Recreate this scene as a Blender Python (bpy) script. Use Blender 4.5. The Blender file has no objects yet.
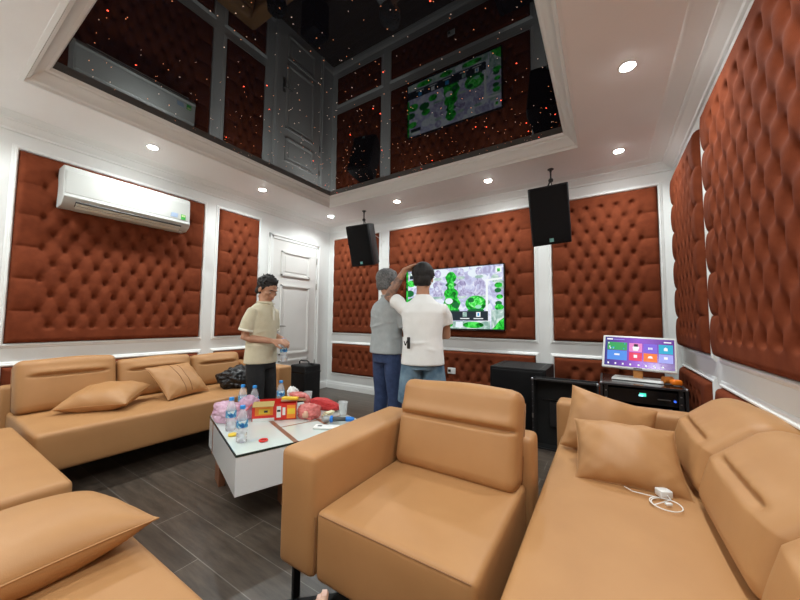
import bpy, bmesh, math, random
import numpy as np
from mathutils import Vector, Matrix, Quaternion

SC = bpy.context.scene
COL = SC.collection
random.seed(7)
W, H, YF = 4.678, 2.746, -4.55        # room width, ceiling height, front wall y (back wall y=0, left wall x=0)

# ------------------------------------------------------------------ camera
cam_d = bpy.data.cameras.new('camera')
cam_d.sensor_width = 36.0
cam_d.lens = 322.864 / 800 * 36
cam_d.clip_start = 0.02
cam = bpy.data.objects.new('camera', cam_d)
R_ = Vector((0.84533028, 0.53416605, 0.00913)); U_ = Vector((0.02595948, -0.05813888, 0.99797093)); F_ = Vector((-0.533613, 0.84337803, 0.06301323))
m = Matrix((R_, U_, -F_)).transposed().to_4x4()
m.translation = Vector((4.05698649, -4.07893639, 1.15))
cam.matrix_world = m
COL.objects.link(cam)
SC.camera = cam

# ------------------------------------------------------------------ world, exposure
wd = bpy.data.worlds.new('world'); SC.world = wd; wd.use_nodes = True
wd.node_tree.nodes['Background'].inputs[0].default_value = (0.75, 0.8, 0.9, 1)
wd.node_tree.nodes['Background'].inputs[1].default_value = 0.05
SC.view_settings.view_transform = 'Standard'
SC.view_settings.look = 'None'
SC.view_settings.exposure = 0.0
SC.view_settings.gamma = 1.0
SC.view_settings.use_curve_mapping = False
DL_POWER = 9.8                        # each recessed ceiling lamp, used by its builder below
DL_COLOR = (0.93, 1.0, 0.99)

# ------------------------------------------------------------------ materials
def nt(name):
    m = bpy.data.materials.new(name); m.use_nodes = True
    t = m.node_tree; return m, t, t.nodes['Principled BSDF']
def mat(name, col, rough=.5, metal=0, spec=.5, emit=None, es=0, trans=0, ior=1.5, sheen=0, alpha=1, coat=0):
    m, t, b = nt(name)
    b.inputs['Base Color'].default_value = (*col, 1); b.inputs['Roughness'].default_value = rough
    b.inputs['Metallic'].default_value = metal; b.inputs['Specular IOR Level'].default_value = spec
    b.inputs['IOR'].default_value = ior; b.inputs['Transmission Weight'].default_value = trans
    b.inputs['Sheen Weight'].default_value = sheen; b.inputs['Alpha'].default_value = alpha
    b.inputs['Coat Weight'].default_value = coat
    if emit: b.inputs['Emission Color'].default_value = (*emit, 1); b.inputs['Emission Strength'].default_value = es
    return m
def noisy(name, c1, c2, scale=8, rough=.6, bump=0, bscale=200, metal=0, sheen=0, spec=.5, detail=4, stretch=None, bdist=.002):
    m, t, b = nt(name)
    tc = t.nodes.new('ShaderNodeTexCoord'); mp = t.nodes.new('ShaderNodeMapping')
    t.links.new(tc.outputs['Object'], mp.inputs[0])
    if stretch: mp.inputs['Scale'].default_value = stretch
    n = t.nodes.new('ShaderNodeTexNoise'); n.inputs['Scale'].default_value = scale; n.inputs['Detail'].default_value = detail
    t.links.new(mp.outputs[0], n.inputs['Vector'])
    r = t.nodes.new('ShaderNodeValToRGB'); r.color_ramp.elements[0].position = .3; r.color_ramp.elements[1].position = .7
    r.color_ramp.elements[0].color = (*c1, 1); r.color_ramp.elements[1].color = (*c2, 1)
    t.links.new(n.outputs['Fac'], r.inputs[0]); t.links.new(r.outputs[0], b.inputs['Base Color'])
    b.inputs['Roughness'].default_value = rough; b.inputs['Metallic'].default_value = metal
    b.inputs['Sheen Weight'].default_value = sheen; b.inputs['Specular IOR Level'].default_value = spec
    if bump:
        n2 = t.nodes.new('ShaderNodeTexNoise'); n2.inputs['Scale'].default_value = bscale; n2.inputs['Detail'].default_value = 3
        t.links.new(mp.outputs[0], n2.inputs['Vector'])
        bp = t.nodes.new('ShaderNodeBump'); bp.inputs['Strength'].default_value = bump; bp.inputs['Distance'].default_value = bdist
        t.links.new(n2.outputs['Fac'], bp.inputs['Height']); t.links.new(bp.outputs[0], b.inputs['Normal'])
    return m

M = {}
M['paint'] = noisy('white_wall_paint', (.76,.77,.76), (.80,.81,.80), 3, .55, .15, 60)
M['ceil'] = noisy('ceiling_paint', (.86,.855,.85), (.89,.885,.88), 3, .6, .1, 60)
M['trim'] = mat('white_trim_gloss', (.83,.84,.83), .35)
M['door'] = noisy('door_white_lacquer', (.76,.75,.73), (.79,.78,.76), 4, .35)
M['velvet'] = noisy('rust_velvet', (.138,.032,.014), (.185,.045,.019), 14, .9, .35, 320, sheen=0, spec=.06, bdist=.0015)
M['leather'] = noisy('tan_leatherette', (.425,.212,.083), (.465,.238,.095), 5, .5, .3, 420, spec=.4, bdist=.0012)
M['leather_dark'] = mat('tan_leatherette_seam', (.30,.14,.055), .6)
M['black_wood'] = noisy('black_textured_paint', (.005,.005,.006), (.010,.010,.011), 30, .5, .4, 500, spec=.3)
M['black_grille'] = noisy('black_speaker_grille', (.003,.003,.004), (.008,.008,.009), 260, .6, .5, 700, spec=.18)
M['black_plastic'] = mat('black_plastic', (.012,.012,.013), .4)
M['black_gloss'] = mat('black_gloss', (.008,.008,.009), .12)
M['dark_inside'] = mat('dark_case_lining', (.006,.006,.006), .8)
M['alu'] = mat('brushed_aluminium', (.35,.36,.38), .35, 1)
M['alu_dark'] = mat('dark_aluminium_edge', (.06,.06,.065), .4, .8)
M['steel'] = mat('brushed_steel', (.45,.44,.42), .3, 1)
M['white_plastic'] = mat('white_plastic', (.80,.81,.80), .3)
M['ac_white'] = mat('ac_white_plastic', (.54,.55,.53), .4)
M['ac_shadow'] = mat('ac_louver_dark', (.03,.03,.03), .5)
M['beige'] = mat('ac_lower_ivory', (.68,.66,.58), .4)
M['wood'] = noisy('brown_veneer', (.20,.075,.035), (.30,.12,.06), 6, .4, stretch=(1,8,1))
M['white_gloss'] = mat('white_lacquer', (.86,.87,.88), .12, coat=.4)
M['glass_top'] = mat('white_back_painted_glass', (.66,.74,.71), .04, coat=.5)
M['glass_edge'] = mat('dark_glass_edge', (.02,.035,.03), .1)
M['clear'] = mat('clear_plastic', (.97,.98,1.0), .04, trans=1, ior=1.2)
M['clear_film'] = mat('clear_thin_film', (.9,.93,.95), .15, alpha=.28)
M['cap_blue'] = mat('bottle_cap_blue', (.03,.30,.78), .4)
M['water'] = mat('water', (.93,.96,1.0), 0, trans=1, ior=1.33)
M['red'] = mat('carton_red', (.72,.025,.018), .4)
M['orange'] = mat('carton_orange', (.90,.26,.02), .45)
M['yellow'] = mat('yellow_print', (.85,.58,.04), .45)
M['card_white'] = mat('white_card', (.82,.82,.80), .5)
M['card_brown'] = mat('carton_board', (.45,.30,.17), .8)
M['pink_bag'] = mat('pink_film', (.88,.56,.74), .3, alpha=.55)
M['coral_bag'] = mat('coral_film', (.78,.20,.18), .3, alpha=.72)
M['red_cloth'] = noisy('red_nonwoven', (.48,.022,.024), (.60,.04,.04), 30, .7, .4, 200)
M['cream'] = mat('cream_food', (.80,.74,.50), .6)
M['food_pink'] = mat('pinkish_food', (.66,.40,.28), .6)
M['mic_blue'] = mat('microphone_blue', (.02,.22,.75), .35)
M['mic_grey'] = mat('microphone_grey', (.07,.08,.085), .4)
M['mesh_silver'] = noisy('microphone_mesh', (.30,.32,.33), (.55,.56,.56), 400, .4, .6, 900, metal=.7)
M['skin'] = noisy('skin_tan', (.46,.235,.145), (.52,.275,.175), 14, .5, spec=.4)
M['skin_light'] = noisy('skin_light', (.60,.36,.26), (.66,.42,.31), 30, .5)
M['nail'] = mat('toenail', (.72,.48,.40), .3)
M['hair'] = noisy('black_hair', (.006,.005,.005), (.016,.014,.013), 90, .7, .6, 260, stretch=(1,1,.3))
M['hair_grey'] = noisy('greying_hair', (.05,.05,.05), (.22,.22,.22), 160, .6, .8, 300, stretch=(1,1,.35))
M['polo'] = noisy('beige_knit_polo', (.60,.54,.38), (.66,.60,.44), 20, .85, .4, 420, sheen=.2)
M['grey_polo'] = noisy('light_grey_knit', (.36,.39,.40), (.42,.45,.46), 20, .85, .4, 420)
M['tee'] = noisy('white_cotton', (.84,.85,.84), (.89,.90,.89), 12, .85, .3, 420)
M['trousers_black'] = noisy('black_trouser_cloth', (.008,.008,.009), (.014,.014,.015), 30, .85, .3, 300)
M['navy'] = noisy('navy_trouser_cloth', (.025,.045,.115), (.045,.075,.175), 26, .8, .4, 300)
M['denim'] = noisy('washed_denim', (.035,.085,.15), (.22,.34,.44), 9, .85, .4, 300, detail=8)
M['sole'] = mat('shoe_black', (.01,.01,.01), .4)
M['tattoo'] = noisy('tattooed_forearm_skin', (.10,.085,.08), (.46,.25,.17), 26, .55, detail=6)
M['eye'] = mat('eye_white', (.7,.68,.64), .2)
M['lip'] = mat('lips', (.35,.12,.09), .5)
M['bag_black'] = noisy('black_shiny_bag', (.006,.006,.007), (.02,.021,.024), 20, .3, .8, 40, bdist=.01)
M['teal_badge'] = mat('teal_badge', (.20,.50,.50), .3, .3)
M['orange_plastic'] = mat('orange_plastic', (.95,.22,.01), .4)
M['brass'] = mat('brass_neck', (.62,.27,.08), .3, .6)
M['cable_white'] = mat('white_cable', (.80,.79,.76), .5)
M['stitch'] = mat('hem_line', (.80,.77,.66), .8)
M['lamp_glow'] = mat('lamp_glow', (1,1,1), .5, emit=(.97, 1, .99), es=230)
M['lamp_rim'] = mat('lamp_rim', (.85,.85,.84), .4)
M['star'] = mat('fibre_star_orange', (1,.4,.2), .5, emit=(1, .33, .13), es=1.6)
M['star_red'] = mat('fibre_star_red', (1,.2,.1), .5, emit=(1, .08, .04), es=4)
M['star_white'] = mat('fibre_star_pale', (1,.8,.7), .5, emit=(1, .66, .5), es=1.1)
M['mirror'] = mat('black_stretch_film', (.004,.004,.007), .015, spec=.5, ior=1.42)

def floor_dark():
    m, t, b = nt('dark_wood_plank_floor')
    tc = t.nodes.new('ShaderNodeTexCoord'); mp = t.nodes.new('ShaderNodeMapping')
    mp.inputs['Location'].default_value = (.12, .05, 0)
    t.links.new(tc.outputs['Object'], mp.inputs[0])
    br = t.nodes.new('ShaderNodeTexBrick'); br.offset = .37; br.inputs['Scale'].default_value = 1
    br.inputs['Brick Width'].default_value = 1.25; br.inputs['Row Height'].default_value = .176
    br.inputs['Mortar Size'].default_value = .0022; br.inputs['Mortar Smooth'].default_value = .1; br.inputs['Bias'].default_value = 0
    br.inputs['Color1'].default_value = (.058,.043,.032,1); br.inputs['Color2'].default_value = (.080,.061,.047,1)
    br.inputs['Mortar'].default_value = (.17,.15,.13,1)
    t.links.new(mp.outputs[0], br.inputs['Vector'])
    mp2 = t.nodes.new('ShaderNodeMapping'); mp2.inputs['Scale'].default_value = (1.2, 9, 1); t.links.new(tc.outputs['Object'], mp2.inputs[0])
    n = t.nodes.new('ShaderNodeTexNoise'); n.inputs['Scale'].default_value = 3; n.inputs['Detail'].default_value = 8; n.inputs['Roughness'].default_value = .65
    t.links.new(mp2.outputs[0], n.inputs['Vector'])
    mr = t.nodes.new('ShaderNodeMapRange'); mr.inputs[1].default_value = .3; mr.inputs[2].default_value = .7; mr.inputs[3].default_value = .55; mr.inputs[4].default_value = 1.5
    t.links.new(n.outputs['Fac'], mr.inputs[0])
    mx = t.nodes.new('ShaderNodeMix'); mx.data_type = 'RGBA'; mx.blend_type = 'MULTIPLY'; mx.inputs[0].default_value = 1
    t.links.new(br.outputs['Color'], mx.inputs[6]); t.links.new(mr.outputs[0], mx.inputs[7]); t.links.new(mx.outputs[2], b.inputs['Base Color'])
    b.inputs['Roughness'].default_value = .33
    bp = t.nodes.new('ShaderNodeBump'); bp.inputs['Strength'].default_value = .25; bp.inputs['Distance'].default_value = .002
    t.links.new(n.outputs['Fac'], bp.inputs['Height']); t.links.new(bp.outputs[0], b.inputs['Normal'])
    return m
M['floor'] = floor_dark()

# ------------------------------------------------------------------ mesh helpers
class MB:
    def __init__(s): s.v = []; s.f = []; s.mi = []; s.cur = 0
    def add(s, vs, fs, mi=None):
        o = len(s.v); s.v += [tuple(map(float, p)) for p in vs]
        s.f += [tuple(i + o for i in f) for f in fs]; s.mi += [s.cur if mi is None else mi] * len(fs); return s
    def box(s, c, size, rot=None, mi=None):
        c = Vector(c); hx, hy, hz = [k / 2 for k in size]
        P = [Vector((x, y, z)) for x in (-hx, hx) for y in (-hy, hy) for z in (-hz, hz)]
        if rot is not None: P = [rot @ p for p in P]
        return s.add([c + p for p in P], [(0,1,3,2),(4,6,7,5),(0,4,5,1),(2,3,7,6),(0,2,6,4),(1,5,7,3)], mi)
    def bx(s, x0, x1, y0, y1, z0, z1, mi=None):
        return s.box(((x0+x1)/2, (y0+y1)/2, (z0+z1)/2), (abs(x1-x0), abs(y1-y0), abs(z1-z0)), None, mi)
    def tube(s, pts, r, n=8, mi=None, side=None, closed=False):
        """tube through pts; r scalar / list of scalars / list of (a,b) (a along side)"""
        pts = [Vector(p) for p in pts]; k = len(pts)
        rr = r if isinstance(r, (list, tuple)) and len(r) == k else [r] * k
        rings = []; prev = None
        for i, p in enumerate(pts):
            if closed: d = pts[(i+1) % k] - pts[i-1]
            else: d = pts[min(i+1, k-1)] - pts[max(i-1, 0)]
            if d.length < 1e-9: d = Vector((0,0,1))
            d.normalize()
            if side is not None: a = Vector(side) - d * d.dot(Vector(side))
            elif prev is None: a = d.orthogonal()
            else: a = prev - d * d.dot(prev)
            if a.length < 1e-6: a = d.orthogonal()
            a.normalize(); prev = a; b = d.cross(a)
            ra, rb = rr[i] if isinstance(rr[i], (list, tuple)) else (rr[i], rr[i])
            rings.append([p + a*ra*math.cos(2*math.pi*j/n) + b*rb*math.sin(2*math.pi*j/n) for j in range(n)])
        vs = [q for g in rings for q in g]; fs = []
        for i in range(k if closed else k-1):
            i2 = (i+1) % k
            for j in range(n): fs.append((i*n+j, i*n+(j+1)%n, i2*n+(j+1)%n, i2*n+j))
        if not closed: fs.append(tuple(range(n))[::-1]); fs.append(tuple((k-1)*n+j for j in range(n)))
        return s.add(vs, fs, mi)
    def lathe(s, prof, c=(0,0,0), n=24, mi=None, rot=None, caps=True):
        c = Vector(c); vs = []; fs = []; k = len(prof)
        for (r, z) in prof:
            for j in range(n):
                p = Vector((r*math.cos(2*math.pi*j/n), r*math.sin(2*math.pi*j/n), z))
                vs.append(c + (rot @ p if rot is not None else p))
        for i in range(k-1):
            for j in range(n): fs.append((i*n+j, i*n+(j+1)%n, (i+1)*n+(j+1)%n, (i+1)*n+j))
        if caps: fs.append(tuple(range(n))[::-1]); fs.append(tuple((k-1)*n+j for j in range(n)))
        return s.add(vs, fs, mi)
    def ell(s, c, r, rot=None, n=16, m=10, mi=None):
        c = Vector(c); vs = []; fs = []
        for i in range(1, m):
            t = math.pi*i/m
            for j in range(n):
                a = 2*math.pi*j/n
                p = Vector((r[0]*math.sin(t)*math.cos(a), r[1]*math.sin(t)*math.sin(a), r[2]*math.cos(t)))
                vs.append(c + (rot @ p if rot is not None else p))
        t0 = Vector((0,0,r[2])); t1 = Vector((0,0,-r[2]))
        if rot is not None: t0 = rot @ t0; t1 = rot @ t1
        top = len(vs); vs.append(c+t0); bot = len(vs); vs.append(c+t1)
        for i in range(m-2):
            for j in range(n): fs.append((i*n+j, (i+1)*n+j, (i+1)*n+(j+1)%n, i*n+(j+1)%n))
        for j in range(n):
            fs.append((top, j, (j+1)%n)); fs.append((bot, (m-2)*n+(j+1)%n, (m-2)*n+j))
        return s.add(vs, fs, mi)
    def poly(s, pts, mi=None): return s.add(pts, [tuple(range(len(pts)))], mi)
    def prism(s, pts2, f0, f1, mi=None):
        """pts2 -> 3D through f0 (one end) and f1 (other end)"""
        n = len(pts2); vs = [f0(*p) for p in pts2] + [f1(*p) for p in pts2]
        fs = [tuple(range(n))[::-1], tuple(range(n, 2*n))] + [(i, (i+1) % n, n+(i+1) % n, n+i) for i in range(n)]
        return s.add(vs, fs, mi)
    def soft(s, e, r, n=6, fn=None, c=(0,0,0), rot=None, mi=None):
        """rounded box: half extents e, radius r, grid n per face side (tuple or int)"""
        e = np.array(e, float); c = Vector(c)
        rv = np.minimum(np.array(r if isinstance(r, (tuple, list)) else (r, r, r), float), e)
        nn = n if isinstance(n, (tuple, list)) else (n, n, n)
        idx = {}; vs = []; fs = []
        def coords(ax):
            a = e[ax]; ri = rv[ax]; k = nn[ax]
            inner = list(np.linspace(-(a-ri), a-ri, k+1)) if a-ri > 1e-6 else [0.0]
            ang = [.35, .7]
            lo = [-(a-ri) - ri*t for t in (1, .8, .45)]; hi = [(a-ri) + ri*t for t in (.45, .8, 1)]
            return lo + inner + hi
        cs = [coords(i) for i in range(3)]
        def vert(p):
            key = (round(p[0], 6), round(p[1], 6), round(p[2], 6))
            if key in idx: return idx[key]
            P = np.array(p); inn = e - rv; q = np.clip(P, -inn, inn); d = (P - q) / rv
            L = np.linalg.norm(d)
            nrm = d / L if L > 1e-9 else d
            o = q + nrm * rv
            if fn is not None: o = np.array(fn(o, nrm))
            v = Vector(o)
            if rot is not None: v = rot @ v
            vs.append(c + v); idx[key] = len(vs) - 1; return idx[key]
        for ax in range(3):
            a, b = (ax+1) % 3, (ax+2) % 3
            for sg in (-1, 1):
                for i in range(len(cs[a])-1):
                    for j in range(len(cs[b])-1):
                        q = []
                        for (ii, jj) in ((i, j), (i+1, j), (i+1, j+1), (i, j+1)):
                            p = [0, 0, 0]; p[ax] = sg*e[ax]; p[a] = cs[a][ii]; p[b] = cs[b][jj]; q.append(vert(p))
                        fs.append(tuple(q) if sg > 0 else tuple(q[::-1]))
        return s.add(vs, fs, mi)
    def build(s, name, m, parent=None, smooth=False, bevel=0, auto=None, loc=None, rotz=0):
        me = bpy.data.meshes.new(name); me.from_pydata(s.v, [], s.f); me.update()
        for mm in (m if isinstance(m, (list, tuple)) else [m]): me.materials.append(mm)
        for i, p in enumerate(me.polygons): p.material_index = s.mi[i]; p.use_smooth = smooth
        if not smooth or auto: 
            pass
        b2 = bmesh.new(); b2.from_mesh(me); bmesh.ops.recalc_face_normals(b2, faces=b2.faces)
        if auto:
            for ed in b2.edges:
                if len(ed.link_faces) == 2 and ed.calc_face_angle(0) > auto: ed.smooth = False
        b2.to_mesh(me); b2.free()
        o = bpy.data.objects.new(name, me); COL.objects.link(o)
        if parent is not None: o.parent = parent
        if loc is not None: o.location = loc
        o.rotation_euler.z = rotz
        if bevel:
            bm_ = o.modifiers.new('bevel', 'BEVEL'); bm_.width = bevel; bm_.segments = 3; bm_.limit_method = 'ANGLE'
            bm_.angle_limit = math.radians(40)
            for p in me.polygons: p.use_smooth = True
            me.set_sharp_from_angle(angle=math.radians(50)) if False else None
            wn = o.modifiers.new('normals', 'WEIGHTED_NORMAL')
        return o
def tag(o, label, cat, group=None, kind=None):
    o['label'] = label; o['category'] = cat
    if group: o['group'] = group
    if kind: o['kind'] = kind
    return o
def thing(name, label, cat, loc=(0,0,0), rotz=0, group=None, rot=None):
    o = bpy.data.objects.new(name, None); COL.objects.link(o); o.empty_display_size = .1
    o.location = loc
    if rot is not None: o.rotation_mode = 'QUATERNION'; o.rotation_quaternion = rot.to_quaternion()
    else: o.rotation_euler.z = rotz
    return tag(o, label, cat, group)
def struct(o): o['kind'] = 'structure'; return o
def copy_tree(o, parent=None):
    c = o.copy(); COL.objects.link(c); c.parent = parent
    for ch in list(o.children): copy_tree(ch, c)
    return c
def basis(u, v):
    u = Vector(u).normalized(); v = Vector(v); v = (v - u*u.dot(v)).normalized(); w = u.cross(v)
    return Matrix((u, v, w)).transposed()
RX = lambda a: Matrix.Rotation(math.radians(a), 3, 'X')
RY = lambda a: Matrix.Rotation(math.radians(a), 3, 'Y')
RZ = lambda a: Matrix.Rotation(math.radians(a), 3, 'Z')

# ------------------------------------------------------------------ room shell
TX0, TX1, TY0, TY1 = .763, 3.914, -3.706, -.785          # tray opening in ceiling
MX0, MX1, MY0, MY1, MZ = .893, 3.797, -3.582, -.90, 2.861  # black film
struct(MB().bx(-.1, W+.1, YF-.1, .1, -.1, 0).build('floor', M['floor']))
struct(MB().bx(-.12, 0, YF, 0, 0, 3.0).build('wall_left', M['paint']))
struct(MB().bx(-.12, W+.12, 0, .12, 0, 3.0).build('wall_back', M['paint']))
struct(MB().bx(W, W+.12, YF, 0, 0, 3.0).build('wall_right', M['paint']))
struct(MB().bx(-.12, W+.12, YF-.12, YF, 0, 3.0).build('wall_front', M['paint']))
c = MB()
c.bx(0, W, TY1, 0, H, 3.0); c.bx(0, W, YF, TY0, H, 3.0); c.bx(0, TX0, TY0, TY1, H, 3.0); c.bx(TX1, W, TY0, TY1, H, 3.0)
c.bx(TX0, TX1, TY0, TY1, 2.93, 3.0)
struct(c.build('ceiling', M['ceil']))
def sweep_rect(prof, x0, x1, y0, y1, inward=1):
    """prof: list of (offset inwards, z). mitred ring round a rectangle"""
    mb = MB(); rings = []
    for (o, z) in prof:
        rings.append([(x0+o, y0+o, z), (x1-o, y0+o, z), (x1-o, y1-o, z), (x0+o, y1-o, z)])
    n = len(prof); vs = [p for r in rings for p in r]; fs = []
    for i in range(n):
        i2 = (i+1) % n
        for j in range(4): fs.append((i*4+j, i*4+(j+1)%4, i2*4+(j+1)%4, i2*4+j))
    return mb.add(vs, fs)
# tray cornice, from the ceiling opening up to the black film
pr = [(0, H-.004), (.022, H-.006), (.03, H+.012), (.045, H+.02), (.052, H+.034), (.06, H+.05), (.075, H+.066), (.096, H+.078), (.1, H+.09), (.118, H+.096), (.13, H+.115), (.13, H+.135), (0, H+.135)]
struct(sweep_rect(pr, TX0, TX1, TY0, TY1).build('trim_1', M['trim'], smooth=True, auto=.5))
# wall crown with flat ceiling step
pr = [(0, 2.666), (.016, 2.668), (.022, 2.682), (.05, 2.694), (.075, 2.712), (.088, 2.722), (.10, 2.724), (.104, 2.733), (.20, 2.735), (.215, 2.738), (.225, 2.7455), (.225, 2.80), (0, 2.80)]
struct(sweep_rect(pr, 0, W, YF, 0).build('trim_2', M['trim'], smooth=True, auto=.5))
# baseboards
def baseboard(name, a, b, nrm):
    a = Vector((*a, 0)); b = Vector((*b, 0)); n_ = Vector((*nrm, 0))
    pr = [(0,0),(.016,0),(.016,.07),(.012,.085),(.012,.10),(.006,.115),(.004,.125),(0,.125)]
    f = lambda base: (lambda o, z: base + n_*o + Vector((0,0,z)))
    return struct(MB().prism(pr, f(a), f(b)).build(name, M['trim']))
baseboard('baseboard_back', (0,0), (W,0), (0,-1))
baseboard('baseboard_right', (W,0), (W,YF), (-1,0))
baseboard('baseboard_left', (0,-1.225), (0,YF), (1,0))
baseboard('baseboard_left_corner', (0,0), (0,-.245), (1,0))
baseboard('baseboard_front', (0,YF), (W,YF), (0,1))

# ------------------------------------------------------------------ wall frames and tufted panels
ZT, ZB, LT, LB = 2.528, .936, .749, .265
WALLS = {'left': (Vector((0,0,0)), Vector((0,1,0)), Vector((1,0,0))), 'back': (Vector((0,0,0)), Vector((1,0,0)), Vector((0,-1,0))),
         'right': (Vector((W,0,0)), Vector((0,1,0)), Vector((-1,0,0))), 'front': (Vector((0,YF,0)), Vector((1,0,0)), Vector((0,1,0)))}
Zv = Vector((0,0,1))
trim_no = [2]
def frame(wall, u0, u1, z0, z1):
    o, u, n_ = WALLS[wall]
    prof = [(0,0),(0,.014),(.006,.020),(.014,.020),(.020,.012),(.028,.010),(.034,.005),(.036,0)]
    vs = []; fs = []; k = len(prof)
    for (d, h) in prof:
        for (a, b) in ((u0-d, z0-d), (u1+d, z0-d), (u1+d, z1+d), (u0-d, z1+d)): vs.append(o + u*a + Zv*b + n_*h)
    for i in range(k):
        for j in range(4): fs.append((i*4+j, i*4+(j+1)%4, ((i+1)%k)*4+(j+1)%4, ((i+1)%k)*4+j))
    trim_no[0] += 1
    struct(MB().add(vs, fs).build('trim_%d' % trim_no[0], M['trim']))
def panel(wall, u0, u1, z0, z1, T, label, rows=5, T1=None, B=None, res=.0085):
    """diamond tufted upholstered panel as a real relief"""
    o, u, n_ = WALLS[wall]
    w, h = u1-u0, z1-z0
    dv = h/(rows+1)                                  # distance between pleated rows
    mgn = .165 if w > 1.3 else .14
    k = max(1, round((w-2*mgn)/.141)); du = (w-2*mgn)/k if k else .14
    nu, nv = max(12, int(w/res)), max(12, int(h/res))
    X, Z = np.meshgrid(np.linspace(0, w, nu+1), np.linspace(0, h, nv+1), indexing='ij')
    T1 = T1 or T*(.62 if wall == 'right' else .60); B = B or T*(.34 if wall == 'right' else .52)
    U = (X-mgn)/du; V = Z/dv
    # B rows (pleated): V integer 1..rows, U integer 0..k ; A rows: V = n+.5, U = i+.5
    s = U + V; t = U - V
    cs = np.abs(np.sin(np.pi*s)); ct = np.abs(np.sin(np.pi*t))
    egg = np.clip(.5-.5*np.cos(2*np.pi*U)*np.cos(2*np.pi*V), 0, 1)
    puff = egg**.42 if wall == 'right' else .80*egg**.45 + .20*(cs*ct)**.42
    # pleats in the side margins
    pl = np.abs(np.sin(np.pi*V))**(.2 if wall == 'right' else .34)
    side = np.clip(np.maximum(-U, U-k)*du/.045, 0, 1); side = side*side*(3-2*side)
    pl_fade = np.where((V < .5) | (V > rows+.5), np.maximum(pl, .85), pl)
    # no creases beyond first/last row of buttons
    vend = np.clip(np.maximum(.5-V, V-(rows+.5))*dv/.03, 0, 1); vend = vend*vend*(3-2*vend)
    puff = puff*(1-vend) + .9*vend
    hgt = (T-T1) + T1*(puff*(1-side) + pl_fade*side)
    # buttons
    dip = np.zeros_like(X)
    for r2 in range(1, 2*rows+2):
        v = r2*dv/2
        us = [mgn+du*i for i in range(k+1)] if r2 % 2 == 0 else [mgn+du*(i+.5) for i in range(k)]
        for uu in us:
            d2 = ((X-uu)/.0145)**2 + ((Z-v-.004)/.0165)**2
            dip = np.maximum(dip, .8*np.exp(-(d2*.5)**1.3) + .2*np.exp(-d2*.06))
    hgt -= B*dip
    ed = np.minimum(np.minimum(X, w-X), np.minimum(Z, h-Z)); rr = min(T*.9, .04)
    q = np.clip(1-ed/rr, 0, 1); hgt = np.maximum(hgt, .004)*np.sqrt(np.clip(1-q*q, 0.0, 1))
    hgt += .001
    vs = []; fs = []
    for i in range(nu+1):
        for j in range(nv+1): vs.append(o + u*(u0+X[i,j]) + Zv*(z0+Z[i,j]) + n_*float(hgt[i,j]))
    for i in range(nu):
        for j in range(nv):
            a = i*(nv+1)+j; fs.append((a, a+nv+1, a+nv+2, a+1))
    # back face makes it a solid
    bi = len(vs)
    for (a, b) in ((u0, z0), (u1, z0), (u1, z1), (u0, z1)): vs.append(o + u*a + Zv*b)
    fs.append((bi, bi+3, bi+2, bi+1))
    c00, c10, c11, c01 = 0, nu*(nv+1), nu*(nv+1)+nv, nv
    fs += [tuple([bi, bi+1]) + tuple(i*(nv+1) for i in range(nu, -1, -1)), tuple([bi+2, bi+3]) + tuple(i*(nv+1)+nv for i in range(0, nu+1)),
           tuple([bi+1, bi+2]) + tuple(nu*(nv+1)+j for j in range(nv, -1, -1)), tuple([bi+3, bi]) + tuple(j for j in range(0, nv+1))]
    me = bpy.data.meshes.new('tufted_wall_panel'); me.from_pydata(vs, [], fs); me.materials.append(M['velvet']); me.update()
    for p in me.polygons: p.use_smooth = True
    bm_ = bmesh.new(); bm_.from_mesh(me); bmesh.ops.recalc_face_normals(bm_, faces=bm_.faces)
    for f_ in bm_.faces:
        if len(f_.verts) > 4: f_.smooth = False
    bm_.to_mesh(me); bm_.free()
    ob = bpy.data.objects.new('tufted_wall_panel', me); COL.objects.link(ob)
    tag(ob, label, 'wall panel', 'rust velvet tufted wall panels')
G = .004
for wl, a, b, T_, lab in [
    ('left', -3.579, -2.118, .050, ('tall wide rust tufted panel on the left wall behind the air conditioner', 'low rust tufted panel under the air conditioner panel, behind the long sofa')),
    ('left', -1.934, -1.385, .048, ('narrow tall rust tufted panel between the air conditioner panel and the door', 'low narrow rust tufted panel behind the man in the beige polo')),
    ('back', .131, 1.083, .048, ('tall rust tufted panel behind the left hanging speaker', 'low rust tufted panel in the back left corner by the door')),
    ('back', 1.282, 3.365, .044, ('widest rust tufted panel, carrying the television', 'low wide rust tufted panel under the television with a white socket')),
    ('back', 3.564, 4.541, .050, ('tall rust tufted panel right of the television behind the right hanging speaker', 'low rust tufted panel behind the touch monitor and equipment rack')),
    ('right', -1.09, -.125, .062, ('tall rust tufted panel on the right wall nearest the back corner', 'low rust tufted panel on the right wall beside the equipment rack')),
    ('right', -3.62, -1.275, .062, ('large rust tufted panel filling the right edge of the right wall', 'low long rust tufted panel behind the right sofa back'))]:
    frame(wl, a-G, b+G, ZB-G, ZT+G); frame(wl, a-G, b+G, LB-G, LT+G)
    panel(wl, a, b, ZB, ZT, T_, lab[0])
    panel(wl, a, b, LB, LT, T_*.9, lab[1], rows=1)

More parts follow.
